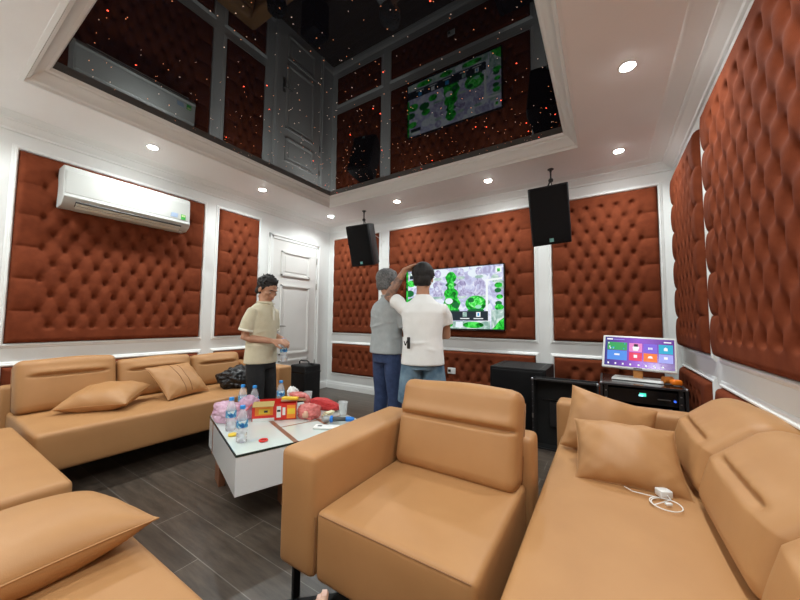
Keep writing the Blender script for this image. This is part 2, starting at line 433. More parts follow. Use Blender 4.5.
# ------------------------------------------------------------------ door
struct_door = bpy.data.objects.new('door_1', None); COL.objects.link(struct_door); struct(struct_door)
d = MB()
DY0, DY1, DZ = -1.218, -.25, 2.40
for (a, b, z0, z1) in ((DY0, DY0+.07, 0, DZ), (DY1-.07, DY1, 0, DZ), (DY0, DY1, DZ-.07, DZ)):
    d.bx(.001, .030, a, b, z0, z1)
for (a, b, z0, z1) in ((DY0+.012, DY0+.03, 0, DZ-.012), (DY1-.03, DY1-.012, 0, DZ-.012), (DY0+.012, DY1-.012, DZ-.03, DZ-.012)):
    d.bx(.001, .042, a, b, z0, z1)
d.build('door_frame', M['trim'], struct_door, bevel=.003)
d = MB(); d.bx(.001, .020, DY0+.073, DY1-.073, .005, DZ-.073)
d.build('door_leaf', M['door'], struct_door)
for (z0, z1) in ((1.80, 2.17), (.63, 1.665), (.15, .545)):
    y0, y1 = -1.01, -.465
    mb = MB()
    for k_, (o_, w_, h_) in enumerate(((0, .022, .038), (.022, .012, .030))):
        mb.bx(.02, h_, y0+o_, y0+o_+w_, z0+o_, z1-o_); mb.bx(.02, h_, y1-o_-w_, y1-o_, z0+o_, z1-o_)
        mb.bx(.02, h_, y0+o_, y1-o_, z0+o_, z0+o_+w_); mb.bx(.02, h_, y0+o_, y1-o_, z1-o_-w_, z1-o_)
    mb.bx(.02, .026, y0+.07, y1-.07, z0+.07, z1-.07)
    mb.build('door_panel_moulding', M['door'], struct_door)
hd = MB(); hd.soft((.004, .022, .115), .004, 2, c=(.026, -1.06, 1.0))
hd.tube([(.028, -1.06, 1.05), (.07, -1.06, 1.05)], .009, 10); hd.tube([(.07, -1.065, 1.05), (.072, -1.0, 1.052), (.068, -.935, 1.048)], [.009, .009, .007], 10)
hd.lathe([(.008,0),(.008,.01)], (.03,-1.06,.93), 12, rot=RY(90))
hd.build('door_handle', M['steel'], struct_door, smooth=True, auto=.6)
for z in (2.11, 1.69, .45):
    MB().tube([(.043, DY1-.078, z-.05), (.043, DY1-.078, z+.05)], .008, 10).build('hinge', M['steel'], struct_door, smooth=True, auto=.6)

# ------------------------------------------------------------------ star ceiling
mb = MB(); mb.bx(MX0, MX1, MY0, MY1, MZ, MZ+.02)
sc_ = mb.build('star_ceiling_panel', M['mirror']); tag(sc_, 'glossy black stretch ceiling film with tiny orange star lights', 'ceiling panel')
rs = random.Random(11)
stars = []
while len(stars) < 560:
    x = MX0+.02+(MX1-MX0-.04)*rs.random(); y = MY0+.02+(MY1-MY0-.04)*rs.random()
    if rs.random() < .35 + .65*((y-MY0)/(MY1-MY0)): stars.append((x, y))
stars.sort(key=lambda p: (p[0]-4.057)**2 + (p[1]+4.079)**2)
def starpts(mb, x, y, r, mi):
    mb.lathe([(r, -.0022), (r*.7, -.003)], (x, y, MZ), 6, mi=mi)
big = [s_ for s_ in stars if (s_[1] > -3.1)]
near = big[:100]; rest = [s_ for s_ in stars if s_ not in set(near)]
for (x, y) in near:
    k_ = rs.random(); r = .0015 + .0013*rs.random()
    mm = 'star_red' if k_ < .06 else ('star' if k_ < .6 else 'star_white')
    if k_ < .06: r = .0045
    mb = MB(); starpts(mb, x, y, r, 0); mb.build('star_light', M[mm], sc_)
mb = MB()
for (x, y) in rest:
    k_ = rs.random(); starpts(mb, x, y, (.005 if k_ < .05 else .0016+.0016*rs.random()), 0 if k_ < .05 else (1 if k_ < .6 else 2))
o = mb.build('star_light', [M['star_red'], M['star'], M['star_white']], sc_); o['kind'] = 'stuff'

# ------------------------------------------------------------------ recessed lamps
DL = [(.525,-2.85), (.528,-1.70), (.52,-.515), (1.74,-.515), (2.98,-.525), (4.21,-.53), (4.22,-1.705), (4.22,-2.88), (4.22,-4.05), (.53,-4.05), (1.74,-4.05), (2.98,-4.05)]
DLL = ['recessed ceiling lamp above the left end of the air conditioner', 'recessed ceiling lamp above the narrow panel beside the door', 'recessed ceiling lamp in the back left ceiling corner',
 'recessed ceiling lamp just right of the left hanging speaker', 'recessed ceiling lamp above the television, left of the right hanging speaker', 'recessed ceiling lamp in the back right ceiling corner, with starry glare',
 'large bright recessed ceiling lamp nearest the camera on the right side'] + ['recessed ceiling lamp outside the photo, in the front ceiling strip']*5
for i, (x, y) in enumerate(DL):
    t_ = thing('recessed_lamp', DLL[i], 'ceiling lamp', (x, y, H), 0, 'recessed round ceiling lamps')
    MB().lathe([(.034,.001),(.034,-.002),(.046,-.005),(.053,-.001),(.053,.001)], n=32).build('lamp_rim', M['lamp_rim'], t_, smooth=True)
    MB().lathe([(.036,-.0015),(.034,-.006),(.028,-.0085),(.001,-.010)], n=32).build('lamp_lens', M['lamp_glow'], t_, smooth=True)
    l = bpy.data.lights.new('lamp_light', 'AREA'); l.shape = 'DISK'; l.size = .07; l.energy = DL_POWER; l.color = DL_COLOR; l.spread = math.radians(150)
    lo = bpy.data.objects.new('lamp_light', l); COL.objects.link(lo); lo.parent = t_; lo.location = (0, 0, -.016)

# ------------------------------------------------------------------ air conditioner (wall unit)
ac = thing('air_conditioner', 'white wall air conditioner with open louvre on the tufted left wall', 'air conditioner', (.03, -3.352, 2.105))
L_ = .985
prof = [(0,0),(.13,0),(.185,.035),(.205,.075),(.195,.10),(.19,.30),(.18,.335),(.15,.352),(0,.352)]
mb = MB(); mb.prism(prof, lambda a, b: Vector((a, 0, b)), lambda a, b: Vector((a, L_, b)))
mb.build('casing', M['ac_white'], ac, bevel=.006)
mb = MB(); mb.prism([(.190,.098),(.197,.105),(.196,.295),(.189,.30)], lambda a, b: Vector((a, .012, b)), lambda a, b: Vector((a, L_-.012, b)))
mb.build('front_panel', M['ac_white'], ac, bevel=.003)
mb = MB(); rot = Matrix.Rotation(math.radians(-32), 3, 'Y')
mb.box((.166, L_/2, .028), (.062, L_-.16, .012), RY(-33))
mb.build('air_outlet', M['ac_shadow'], ac)
for q in range(2):
    MB().box((.176-.028*q, L_/2, .022-.018*q), (.024, L_-.17, .006), RY(-40)).build('louvre', M['beige'], ac, bevel=.001)
mb = MB(); mb.bx(.197, .199, .80, .865, .12, .165, 0)
mb.v = [(a, b + (c_-.14)*.2, c_) for a, b, c_ in mb.v]
mb.build('blue_sticker', M['cap_blue'] if False else mat('sticker_blue_grey', (.35,.45,.62), .4), ac)
mb = MB(); mb.bx(.197, .199, .895, .94, .11, .165, 0); mb.bx(.199, .1995, .9, .935, .14, .16, 1)
mb.build('energy_label', [mat('sticker_green', (.05,.42,.07), .4), mat('sticker_pale', (.65,.8,.35), .4)], ac)
MB().lathe([(.001,.0),(.012,.0),(.012,.01),(.002,.014)], (.12, .93, -.012), 12).build('indicator_knob', M['white_plastic'], ac)

# ------------------------------------------------------------------ television
tv = thing('television', 'wide flat television on the tufted back wall showing green chess pieces', 'television', (2.332, -.079, 1.03))
TW, TH = .74, .905                       # half width, height  (local x along wall, z up, front towards -y)
TW = .705; TH = .835
MB().bx(-TW, TW, -.0, .03, 0, TH).build('television_body', M['black_plastic'], tv, bevel=.004)
E_ = lambda n_, c_, s_=1.0: mat(n_, (0,0,0), .3, emit=c_, es=s_, spec=.2)
TVM = [E_('tv_lilac', (.58,.61,.82), 1.0), E_('tv_green', (.02,.62,.05), 1.0), E_('tv_dark_green', (.01,.16,.04)), E_('tv_lime', (.10,.9,.12)), E_('tv_pale', (.80,.88,.95)),
       E_('tv_mauve', (.46,.44,.66)), E_('tv_bar', (.02,.03,.04)), E_('tv_blue', (.05,.35,.75)), E_('tv_white', (.9,.95,.95)), E_('tv_greygreen', (.40,.58,.52)), M['black_gloss'], E_('tv_mint', (.35,.75,.55))]
s_ = MB()
x0, x1, z0, z1 = -TW+.012, TW-.012, .022, TH-.012
lay = [0]
def spoly(pts, mi):
    pts = [(min(1, max(0, a)), min(1, max(0, b))) for a, b in pts]
    lay[0] += 1; y = -.0006 - .00004*lay[0]
    s_.poly([Vector((x0+(x1-x0)*a, y, z0+(z1-z0)*b)) for a, b in pts], mi)
def sdisc(cx, cy, rx, ry, mi, n=20): spoly([(cx+rx*math.cos(2*math.pi*i/n), cy+ry*math.sin(2*math.pi*i/n)) for i in range(n)], mi)
def sbox(a0, a1, b0, b1, mi): spoly([(a0,b0),(a1,b0),(a1,b1),(a0,b1)], mi)
sbox(0, 1, 0, 1, 0)
for k_ in range(26):
    sdisc(rs.random(), .35+.65*rs.random(), .03+.05*rs.random(), .03+.05*rs.random(), rs.choice([0, 4, 0, 9, 4]))
def pawn(cx, zb, s, c1, c2, c3):
    sdisc(cx, zb+.03*s, .085*s, .05*s, c2); spoly([(cx-.075*s, zb+.04*s), (cx+.075*s, zb+.04*s), (cx+.03*s, zb+.42*s), (cx-.03*s, zb+.42*s)], c1)
    sdisc(cx, zb+.30*s, .07*s, .09*s, c1); sdisc(cx, zb+.44*s, .055*s, .035*s, c2); sdisc(cx, zb+.56*s, .048*s, .09*s, c1)
    sdisc(cx-.01*s, zb+.22*s, .03*s, .06*s, c3); sdisc(cx+.012*s, zb+.57*s, .018*s, .045*s, c3)
for cx in (.36, .60, .78): pawn(cx, .5, .75, 5, 9, 0)
sdisc(.70, .60, .06, .05, 5); sdisc(.70, .62, .04, .03, 0)
pawn(.50, .26, 1.05, 1, 2, 3)
spoly([(.44,.86),(.47,.91),(.53,.91),(.56,.86),(.545,.78),(.455,.78)], 1); sbox(.46, .53, .62, .80, 1); sdisc(.5, .70, .03, .05, 3)
spoly([(.43,.30),(.57,.30),(.60,.42),(.55,.55),(.45,.55),(.42,.40)], 1); sdisc(.48,.45,.04,.05,4); sdisc(.55,.38,.035,.05,2); sdisc(.46,.34,.03,.04,3)
sdisc(.745, .40, .10, .13, 1); sdisc(.745, .42, .07, .085, 3); sdisc(.77, .35, .03, .03, 11); sdisc(.70,.46,.03,.04,2); sdisc(.745,.29,.08,.03,2)
for (a, b, r, c_) in ((.06,.78,.05,1),(.04,.6,.05,2),(.07,.45,.06,1),(.22,.62,.05,1),(.2,.5,.06,2),(.3,.4,.05,1),(.955,.68,.035,1),(.95,.60,.03,2),(.965,.5,.03,1),(.955,.4,.03,2),(.96,.34,.04,1)): sdisc(a, b, r, r*1.2, c_)
sbox(.0, .02, .3, 1, 1); sbox(.04, .16, .86, .92, 6); sbox(.05, .15, .93, .97, 8)
sbox(.84, .862, .12, .78, 8); spoly([(.84,.78),(.99,.80),(.99,.77),(.86,.75)], 8); sbox(.89, 1, .0, .3, 9); sbox(.93, .985, .88, .97, 8); sbox(.945, .97, .89, .94, 1)
spoly([(.90,.0),(1,.0),(1,.18),(.96,.13)], 1)
sbox(.0, .86, .13, .28, 6); sbox(0, .88, 0, .12, 9); sdisc(.72,.06,.1,.05,1); sdisc(.45,.06,.07,.05,1); sdisc(.2,.06,.09,.05,1); sbox(.55,.62,.02,.11,4)
for cx, c_ in ((.46, 7), (.64, 9), (.77, 8), (.30, 8), (.15, 7)):
    sbox(cx-.02, cx+.02, .19, .265, c_); sbox(cx-.045, cx+.045, .155, .17, 8)
sbox(.762,.778,.205,.25,7)
s_.build('screen', TVM, tv)
def marble(m_, c1, c2, c3, sc):
    t = m_.node_tree; b = t.nodes['Principled BSDF']; tc = t.nodes.new('ShaderNodeTexCoord'); n = t.nodes.new('ShaderNodeTexNoise'); n.inputs['Scale'].default_value = sc; n.inputs['Detail'].default_value = 3; n.inputs['Distortion'].default_value = 1.2
    t.links.new(tc.outputs['Object'], n.inputs['Vector']); q = t.nodes.new('ShaderNodeValToRGB'); t.links.new(n.outputs['Fac'], q.inputs[0])
    q.color_ramp.elements[0].position = .36; q.color_ramp.elements[0].color = (*c1, 1); q.color_ramp.elements[1].position = .66; q.color_ramp.elements[1].color = (*c3, 1); e = q.color_ramp.elements.new(.5); e.color = (*c2, 1)
    t.links.new(q.outputs[0], b.inputs['Emission Color'])
marble(TVM[1], (.0,.10,.01), (.01,.50,.03), (.10,.85,.12), 14); marble(TVM[3], (.01,.35,.02), (.06,.8,.08), (.35,1,.35), 18)
marble(TVM[0], (.42,.40,.62), (.58,.61,.84), (.85,.88,.98), 9); marble(TVM[5], (.30,.26,.46), (.50,.48,.70), (.72,.72,.88), 16); marble(TVM[9], (.25,.42,.36), (.45,.62,.56), (.75,.85,.80), 12)
for m_ in TVM:
    if m_.name.startswith('tv_'): m_.node_tree.nodes['Principled BSDF'].inputs['Emission Strength'].default_value = 1.0
mb = MB(); fr = .012
for (a, b, c_, d_) in ((-TW, TW, 0, .02), (-TW, TW, TH-fr, TH), (-TW, -TW+fr, 0, TH), (TW-fr, TW, 0, TH)): mb.bx(a, b, -.006, 0, c_, d_)
mb.build('bezel', M['black_gloss'], tv)

# ------------------------------------------------------------------ hanging loudspeakers
def speaker(name, loc, rot, label, hook):
    t_ = thing(name, label, 'loudspeaker', loc, rot=rot, group='black loudspeakers hung from the ceiling')
    # local: front -y, up z ; cabinet tapers towards the back
    hw, hh, dp = .18, .285, .34
    pr = [(-hw, -dp/2), (hw, -dp/2), (hw*.98, -dp*.2), (hw*.55, dp/2), (-hw*.55, dp/2), (-hw*.98, -dp*.2)]
    mb = MB(); mb.prism(pr, lambda a, b: Vector((a, b, -hh)), lambda a, b: Vector((a, b, hh)))
    mb.build('cabinet', M['black_wood'], t_, bevel=.01)
    mb = MB(); mb.soft((hw-.008, .012, hh-.01), .01, (6, 1, 8), fn=lambda p, n: (p[0], p[1]-.012*(1-(p[0]/hw)**2) if p[1] < 0 else p[1], p[2]), c=(0, -dp/2-.006, 0))
    mb.build('grille', M['black_grille'], t_, smooth=True)
    MB().bx(-.019, .019, -dp/2-.034, -dp/2-.028, -hh+.03, -hh+.066).build('badge', M['teal_badge'], t_)
    MB().bx(-hw*.9, -hw*.9+.006, 0, .02, .2, .22).build('corner_sticker', M['white_plastic'], t_) if False else None
    return t_
def hanger(name, label, hook, top):
    t_ = thing(name, label, 'bracket', hook, group='ceiling hangers for the loudspeakers')
    h_ = Vector(hook); p = Vector(top) - h_
    MB().lathe([(.03,0),(.03,-.006),(.012,-.01),(.012,-.03)], n=20).build('ceiling_plate', M['black_plastic'], t_, smooth=True, auto=.6)
    mid = Vector((0, 0, p.z*.45))
    MB().tube([(0,0,-.02), mid], .008, 8).build('rod', M['black_plastic'], t_, smooth=True)
    mb = MB(); mb.ell(mid + Vector((0,0,-.01)), (.024,.024,.024)); mb.tube([mid, mid*.4+p*.6+Vector((-.03,0,0)), p+Vector((-.02,0,0))], .008, 8); mb.tube([mid, mid*.4+p*.6+Vector((.02,0,0)), p+Vector((.02,0,0))], .005, 8)
    mb.build('swivel_joint', M['black_plastic'], t_, smooth=True)
rotR = RZ(16) @ RX(-0) @ RX(22)
rotL = RZ(-22) @ RX(20)
spR = Vector((3.60, -.50, 2.25)); spL = Vector((1.17, -.46, 2.235))
speaker('hanging_loudspeaker', spR, RZ(10) @ RX(20) @ RY(-4), 'large black loudspeaker hanging right of the television, facing the camera', None)
speaker('hanging_loudspeaker', spL, RZ(10) @ RX(17) @ RY(-2), 'black loudspeaker hanging left of the television above the grey-haired man', None)
hanger('ceiling_hanger', 'black swivel hanger holding the right loudspeaker', (3.62, -.46, H), (3.60, -.42, 2.5))
hanger('ceiling_hanger', 'black swivel hanger holding the left loudspeaker', (1.12, -.444, H), (1.14, -.40, 2.47))
mb = MB()
pts = [(1.14,-.42,2.45), (1.17,-.2,2.42), (1.2,-.03,2.36)]
for i in range(17):
    a = math.pi/2 + math.pi*1.15*i/16; pts.append((1.19+.10*math.cos(a), -.012, 2.24+.13*math.sin(a)))
mb.tube(pts, .0025, 6)
tag(mb.build('speaker_cable', M['cable_white'], smooth=True), 'thin pale cable looping on the wall beside the left loudspeaker', 'cable')

# ------------------------------------------------------------------ wall socket
so = thing('wall_socket', 'small white wall socket set in the low panel under the television', 'socket', (2.325, -.045, .49))
MB().soft((.055, .006, .04), .004, 2).build('face_plate', M['white_plastic'], so, smooth=True)
mb = MB()
for x in (-.028,): mb.soft((.017,.01,.017), .004, 1, c=(x,-.008,0))
mb.build('plug', M['black_plastic'], so)

# ------------------------------------------------------------------ sofas
def seam_tube(mb, pts, r=.0035): mb.tube(pts, r, 6)
def back_cushion(w, h, d, parent, loc, lean, yaw=0, bend=0, pleat=.62, name='back_cushion', glen=.76, gs=.0105, gd=.026):
    """front towards local -y ; origin at bottom centre"""
    hw, hh, hd = w/2, h/2, d/2
    def fn(p, n):
        x, y, z = p
        tz = z/hh; tx = x/hw
        zc = (pleat*2-1)*hh
        if y < 0:
            bulge = .020*(1-tx**4)*(1-abs(tz)**3)
            g = math.exp(-((z-zc)/gs)**2) * max(0, min(1, (glen-abs(tx))/.10))
            g2 = math.exp(-((z-zc-.030)/.026)**2)*max(0, min(1, (glen+.04-abs(tx))/.2))
            y = y - bulge + gd*g - .011*g2
            y += .002*math.sin(x*90+z*40)*g2
        else: y += .012*(1-tx**4)*(1-tz**4)
        if bend:
            if y > 0: y *= 1-.55*(tz+1)/2
            y += bend*max(0, z-zc+.02)
        z2 = z + .006*math.sin(tx*3.1+1)*(1 if tz > .8 else 0)
        return (x, y, z2)
    mb = MB(); mb.soft((hw, hd, hh), (.045, .05, .05), (22, 2, 54), fn, c=(0, 0, hh))
    o = mb.build(name, M['leather'], parent, smooth=True)
    o.location = loc; o.rotation_euler = (math.radians(-lean), 0, yaw)
    for sg in (-1, 1):
        MB().tube([(sg*(hw+d_), hd*.55, z_+hh) for d_, z_ in [(-.002, -hh*.85), (.001, 0), (0, hh*.75)]], .003, 6).build('seam', M['leather_dark'], o, smooth=True)
    return o
def slab(parent, name, x0, x1, y0, y1, z0, z1, r=.03, n=(10,10,3), crown=.008, taper=0.0):
    e = ((x1-x0)/2, (y1-y0)/2, (z1-z0)/2); c = ((x0+x1)/2, (y0+y1)/2, (z0+z1)/2)
    def fn(p, nn):
        x, y, z = p
        if z > 0: z += crown*(1-(x/e[0])**4)*(1-(y/e[1])**4)
        if taper and z < 0: k_ = 1-taper*(-z/e[2]); x *= k_ if e[0] > .3 else 1; y *= k_
        return (x, y, z)
    mb = MB(); mb.soft(e, r, n, fn, c=c); return mb.build(name, M['leather'], parent, smooth=True)
def feet(parent, pts, h=.13):
    for (x, y) in pts:
        mb = MB(); mb.tube([(x, y, 0), (x, y, h)], [.008, .013], 10); mb.build('leg', M['black_plastic'], parent, smooth=True, auto=.6)

# long sofa on the left wall (local = world, origin at floor)
s1 = thing('long_sofa', 'long tan leather three-seat sofa along the left wall with raised backs', 'sofa', (.55, -2.6, 0))
def L(x, y): return (x-.55, y+2.6)
slab(s1, 'seat', .10-.55, 1.10-.55, -3.56+2.6, -1.80+2.6, .17, .425, .03, (10,18,4))
slab(s1, 'back_rail', .065-.55, .20-.55, -3.60+2.6, -1.62+2.6, .17, .62, .03, (2,18,4), 0)
slab(s1, 'armrest', .10-.55, 1.08-.55, -1.80+2.6, -1.62+2.6, .14, .635, .03, (10,2,6), 0)
for (ya, yb, h_, ln) in ((-3.555, -2.965, .405, 12), (-2.955, -2.345, .36, 14), (-2.335, -1.815, .345, 14)):
    back_cushion(yb-ya, h_, .17, s1, (.36-.55, (ya+yb)/2+2.6, .42), ln, math.radians(90), pleat=.66)
feet(s1, [(.40,-.85), (-.35,-.85), (.40,.85), (-.35,.85)], .17)

# sofa modules along the front wall
s2 = thing('sofa_module', 'wide tan leather seat module at the left edge, end on to the long sofa', 'sofa', (1.36, -4.0, 0))
slab(s2, 'seat', -.66, .67, -.40, .41, .22, .425, .03, (12,8,3))
slab(s2, 'back_rail', -.66, .67, -.52, -.40, .2, .62, .03, (12,2,4), 0)
feet(s2, [(-.55,-.35),(-.55,.32),(.55,-.35),(.55,.32)], .22)
s3 = thing('sofa_module', 'tan leather seat at the bottom left corner under the near cushion', 'sofa', (2.9, -4.0, 0))
slab(s3, 'seat', -.76, .84, -.38, .42, .18, .415, .035, (14,8,3))
slab(s3, 'back_rail', -.76, .84, -.52, -.38, .18, .62, .03, (14,2,4), 0)
feet(s3, [(-.65,-.33),(-.65,.32),(.65,-.33),(.65,.32)], .18)

# right sofa
s4 = thing('long_sofa', 'large tan leather sofa in the right foreground against the right wall', 'sofa', (4.2, -2.9, 0))
slab(s4, 'seat', -.40, .20, -1.62, 1.22, .17, .425, .03, (8,24,4))
slab(s4, 'armrest', -.43, .36, 1.22, 1.40, .14, .625, .03, (8,2,6), 0)
slab(s4, 'back_rail', .24, .40, -1.62, 1.40, .14, .56, .03, (2,24,4), 0)
for (ya, yb) in ((-2.285, -1.69), (-2.885, -2.295), (-3.485, -2.895), (-4.09, -3.495)):
    back_cushion(yb-ya, .385, .17, s4, (.225, (ya+yb)/2+2.9, .425), 17, math.radians(-90), bend=.62, pleat=.54, glen=.68, gs=.017, gd=.022)
feet(s4, [(-.34,-1.5),(-.34,1.3),(.3,-1.5),(.3,1.3)], .16)

# armchair
s5 = thing('armchair', 'tan leather single armchair with one left armrest in the centre foreground', 'armchair', (3.35, -2.75, 0))
slab(s5, 'seat', -.24, .39, -.42, .25, .17, .425, .025, (12,12,4))
def armfn(mb): pass
slab(s5, 'armrest', -.44, -.243, -.43, .37, .17, .625, .028, (4,12,6), .0)
slab(s5, 'back_rail', -.243, .42, .25, .40, .17, .62, .028, (12,2,6), 0)
back_cushion(.61, .435, .17, s5, (.074, .168, .405), 15, 0, pleat=.575, glen=1.0)
for pts_, r_ in (([(-.225, -.4185, .415), (.375, -.4185, .415)], .002), ([(-.2415, -.418, .19), (-.2415, -.418, .40)], .003)):
    mb = MB(); seam_tube(mb, pts_, r_); mb.build('seam', M['leather_dark'], s5)
def bladeleg(x, y, s):
    mb = MB(); mb.box((x, y, .09), (.012, .035, .18)); mb.prism([(0,.175),(0,.12),(s*.035,.15),(s*.09,.175)], lambda a, b: Vector((x+a, y-.017, b)), lambda a, b: Vector((x+a, y+.017, b)))
    mb.build('leg', M['black_plastic'], s5)
for (x, y, s__) in ((-.405,-.36,1), (-.405,.3,1), (.38,-.36,-1), (.38,.3,-1)): bladeleg(x, y, s__)

# ------------------------------------------------------------------ cushions
def pillow(label, centre, u, v, w, h, t, seed=0, strap=False, crush=0, wk=1.0):
    rot = basis(u, v)
    o = thing('throw_cushion', label, 'cushion', centre, rot=rot, group='tan throw cushions')
    rp = random.Random(seed); ph = [rp.random()*6 for _ in range(6)]
    n = 30
    def surf(a, b, sg):
        fa, fb = 1-abs(a)**2.4, 1-abs(b)**2.4
        z = (max(fa, 0)*max(fb, 0))**.55
        # edges sag in between the corners
        xx = a*w/2*(1-.07*(1-b*b)*abs(a)**3); yy = b*h/2*(1-.07*(1-a*a)*abs(b)**3)
        zz = sg*t/2*z
        e_ = (a*a+b*b)
        wr = .0045*math.sin(9*a+ph[0]+3*b)*math.sin(5*b+ph[1]) + .008*math.sin(14*(a+b)+ph[2])*max(0, e_-.45)*z + .008*math.sin(17*(a-b)+ph[3])*max(0, e_-.45)*z
        zz += sg*wr*wk*min(1, z*2)
        zz += crush*(a*a-.3)
        return Vector((xx, yy, zz))
    vs = []; fs = []
    for sg in (1, -1):
        off = len(vs)
        for i in range(n+1):
            for j in range(n+1):
                a = math.sin((i/n*2-1)*math.pi/2); b = math.sin((j/n*2-1)*math.pi/2)
                vs.append(surf(a, b, sg))
        for i in range(n):
            for j in range(n):
                q = off+i*(n+1)+j; f = (q, q+n+1, q+n+2, q+1); fs.append(f if sg > 0 else f[::-1])
    mb = MB(); mb.add(vs, fs); ob = mb.build('cover', M['leather'], o, smooth=True)
    bm_ = bmesh.new(); bm_.from_mesh(ob.data); bmesh.ops.remove_doubles(bm_, verts=bm_.verts, dist=1e-5); bmesh.ops.recalc_face_normals(bm_, faces=bm_.faces); bm_.to_mesh(ob.data); bm_.free()
    pts = []
    K = 24
    for k_ in range(4*K):
        sd, tt = divmod(k_, K); q = -1+2*tt/K
        a, b = [(q, -1), (1, q), (-q, 1), (-1, -q)][sd]; pts.append(surf(a, b, 1)*1.002)
    mb = MB(); mb.tube(pts, .0028, 6, closed=True); mb.build('piping', M['leather'], o, smooth=True)
    if strap:
        mb = MB()
        for off in (-.035, .03):
            pt = [surf((-.05+off*2/w), -1+2*i/20, 1) + Vector((0,0,.001)) for i in range(1, 20)]
            mb.tube(pt, .003, 6)
        mb.build('stitched_band', M['leather_dark'], o, smooth=True)
    return o
def V3(*a): return Vector(a)
pillow('tan cushion lying flat on the near end of the left sofa', (.63,-3.10,.515), (.42,.46,.03), (-.45,.42,.10), .46, .42, .20, 1)
pillow('tan cushion with a stitched band leaning upright on the left sofa', (.66,-2.585,.575), (-.14,.44,.0), (-.30,-.02,.27), .43, .38, .15, 2, strap=True)
pillow('tan cushion in front, lying on the right sofa seat', (4.125,-2.185,.530), (.41,.03,.0), (.0,.22,.17), .42, .33, .19, 3)
pillow('tan cushion behind, tilted against the far armrest of the right sofa', (4.06,-1.875,.555), (.37,.06,-.10), (.05,.13,.25), .43, .355, .17, 4)
pillow('tan cushion at the bottom left edge, closest to the camera', (2.575,-3.83,.470), (1,.03,.13), (-.03,1,.0), .50, .50, .20, 5, wk=.3)

# ------------------------------------------------------------------ coffee table
TB = Vector((2.371, -3.042, 0)); e1 = Vector((-.943, .334, 0)); e2 = Vector((.334, .943, 0)); TLn, TDp, TZ = .89, .85, .42
ang = math.atan2(e2.y, e2.x) - math.pi/2        # local x = -e1, local y = e2
ct = thing('coffee_table', 'white square coffee table with glass top and brown strips, covered in snacks', 'table', TB, rotz=ang)
# local coords: x from -TLn..0 , y 0..TDp
x1a = -.33
MB().bx(-TLn, 0, 0, TDp, .20, TZ-.012).build('body', M['white_gloss'], ct, bevel=.004)
MB().bx(-TLn-.002, .002, -.002, TDp+.002, TZ-.012, TZ-.0005).build('top_edge', M['glass_edge'], ct)
MB().bx(-TLn+.003, -.003, .003, TDp-.003, TZ-.002, TZ).build('glass_top', M['glass_top'], ct)
mb = MB()
mb.bx(-TLn, 0, .312, .342, TZ-.001, TZ+.0006); mb.bx(-.35, 0, .60, .625, TZ-.001, TZ+.0006)
mb.bx(-.325, -.31, .33, TDp, TZ-.001, TZ+.0008)
mb.build('inlay_strip', M['wood'], ct)
mb = MB(); mb.bx(-.735, -.725, -.003, 0, .2, TZ-.012); mb.build('inlay_strip', M['wood'], ct)
mb = MB(); mb.bx(0, .003, .312, .342, .2, TZ-.012); mb.build('inlay_strip', M['wood'], ct)
for (a, b, c_, d_) in ((-.77, -.62, .03, .07), (-.22, -.13, .30, .34), (-.77, -.67, .72, .76), (-.22, -.13, .72, .76)):
    MB().bx(a, b, c_, d_, 0, .2).build('leg', M['wood'], ct, bevel=.002)

# ------------------------------------------------------------------ things on the table
def on_table(p, z=TZ+.001): return (p[0], p[1], z)
def bottle(label, loc, rot=None, group='clear water bottles with blue caps', fill=.05):
    t_ = thing('water_bottle', label, 'bottle', loc, rot=rot, group=group)
    prof = [(.001,.001),(.027,.0),(.031,.006),(.031,.028),(.029,.032),(.031,.036),(.031,.05),(.029,.054),(.031,.058),(.031,.075),(.030,.08),(.0315,.085),(.0315,.13),(.030,.135),(.029,.15),(.022,.172),(.014,.188),(.0125,.192),(.0125,.203)]
    MB().lathe(prof, n=28, caps=False).build('bottle_body', M['clear_pet'], t_, smooth=True)
    MB().lathe([(.0321,.088),(.0324,.09),(.0324,.128),(.0321,.13)], n=28, caps=False).build('paper_label', M['label_mat'], t_, smooth=True)
    MB().lathe([(.0150,.194),(.0155,.196),(.0155,.211),(.0145,.213),(.001,.2135)], n=20).build('cap', M['cap_blue'], t_, smooth=True, auto=.6)
    if fill: MB().lathe([(.001,.003),(.0255,.003),(.0292,.008),(.0292,.026),(.0275,.032),(.0292,.036),(.0292,fill),(.001,fill)], n=24).build('water', M['water'], t_, smooth=True, auto=.6)
    return t_
m_, t__, b__ = nt('bottle_label_print')
tc = t__.nodes.new('ShaderNodeTexCoord'); sp = t__.nodes.new('ShaderNodeSeparateXYZ'); t__.links.new(tc.outputs['Object'], sp.inputs[0])
nz = t__.nodes.new('ShaderNodeTexNoise'); nz.inputs['Scale'].default_value = 45; t__.links.new(tc.outputs['Object'], nz.inputs['Vector'])
rp_ = t__.nodes.new('ShaderNodeValToRGB'); rp_.color_ramp.elements[0].color = (.02,.14,.42,1); rp_.color_ramp.elements[0].position = .45
rp_.color_ramp.elements[1].color = (.10,.45,.70,1); rp_.color_ramp.elements[1].position = .55
e_ = rp_.color_ramp.elements.new(.62); e_.color = (.75,.85,.9,1)
t__.links.new(nz.outputs['Fac'], rp_.inputs[0]); t__.links.new(rp_.outputs[0], b__.inputs['Base Color']); b__.inputs['Roughness'].default_value = .35
M['label_mat'] = m_
M['clear_pet'] = mat('clear_bottle_plastic', (.86,.90,.94), .08, alpha=.30, spec=.8)
bottle('water bottle nearest the camera, standing alone on the table front edge', on_table((2.215,-2.915)))
bottle('water bottle just left of the nearest one, beside the pink bag', on_table((1.969,-2.84)))
bottle('back left water bottle, left one of the pair behind the pink bag', on_table((1.637,-2.555)))
bottle('right water bottle of the pair behind the pink bag', on_table((1.745,-2.525)))
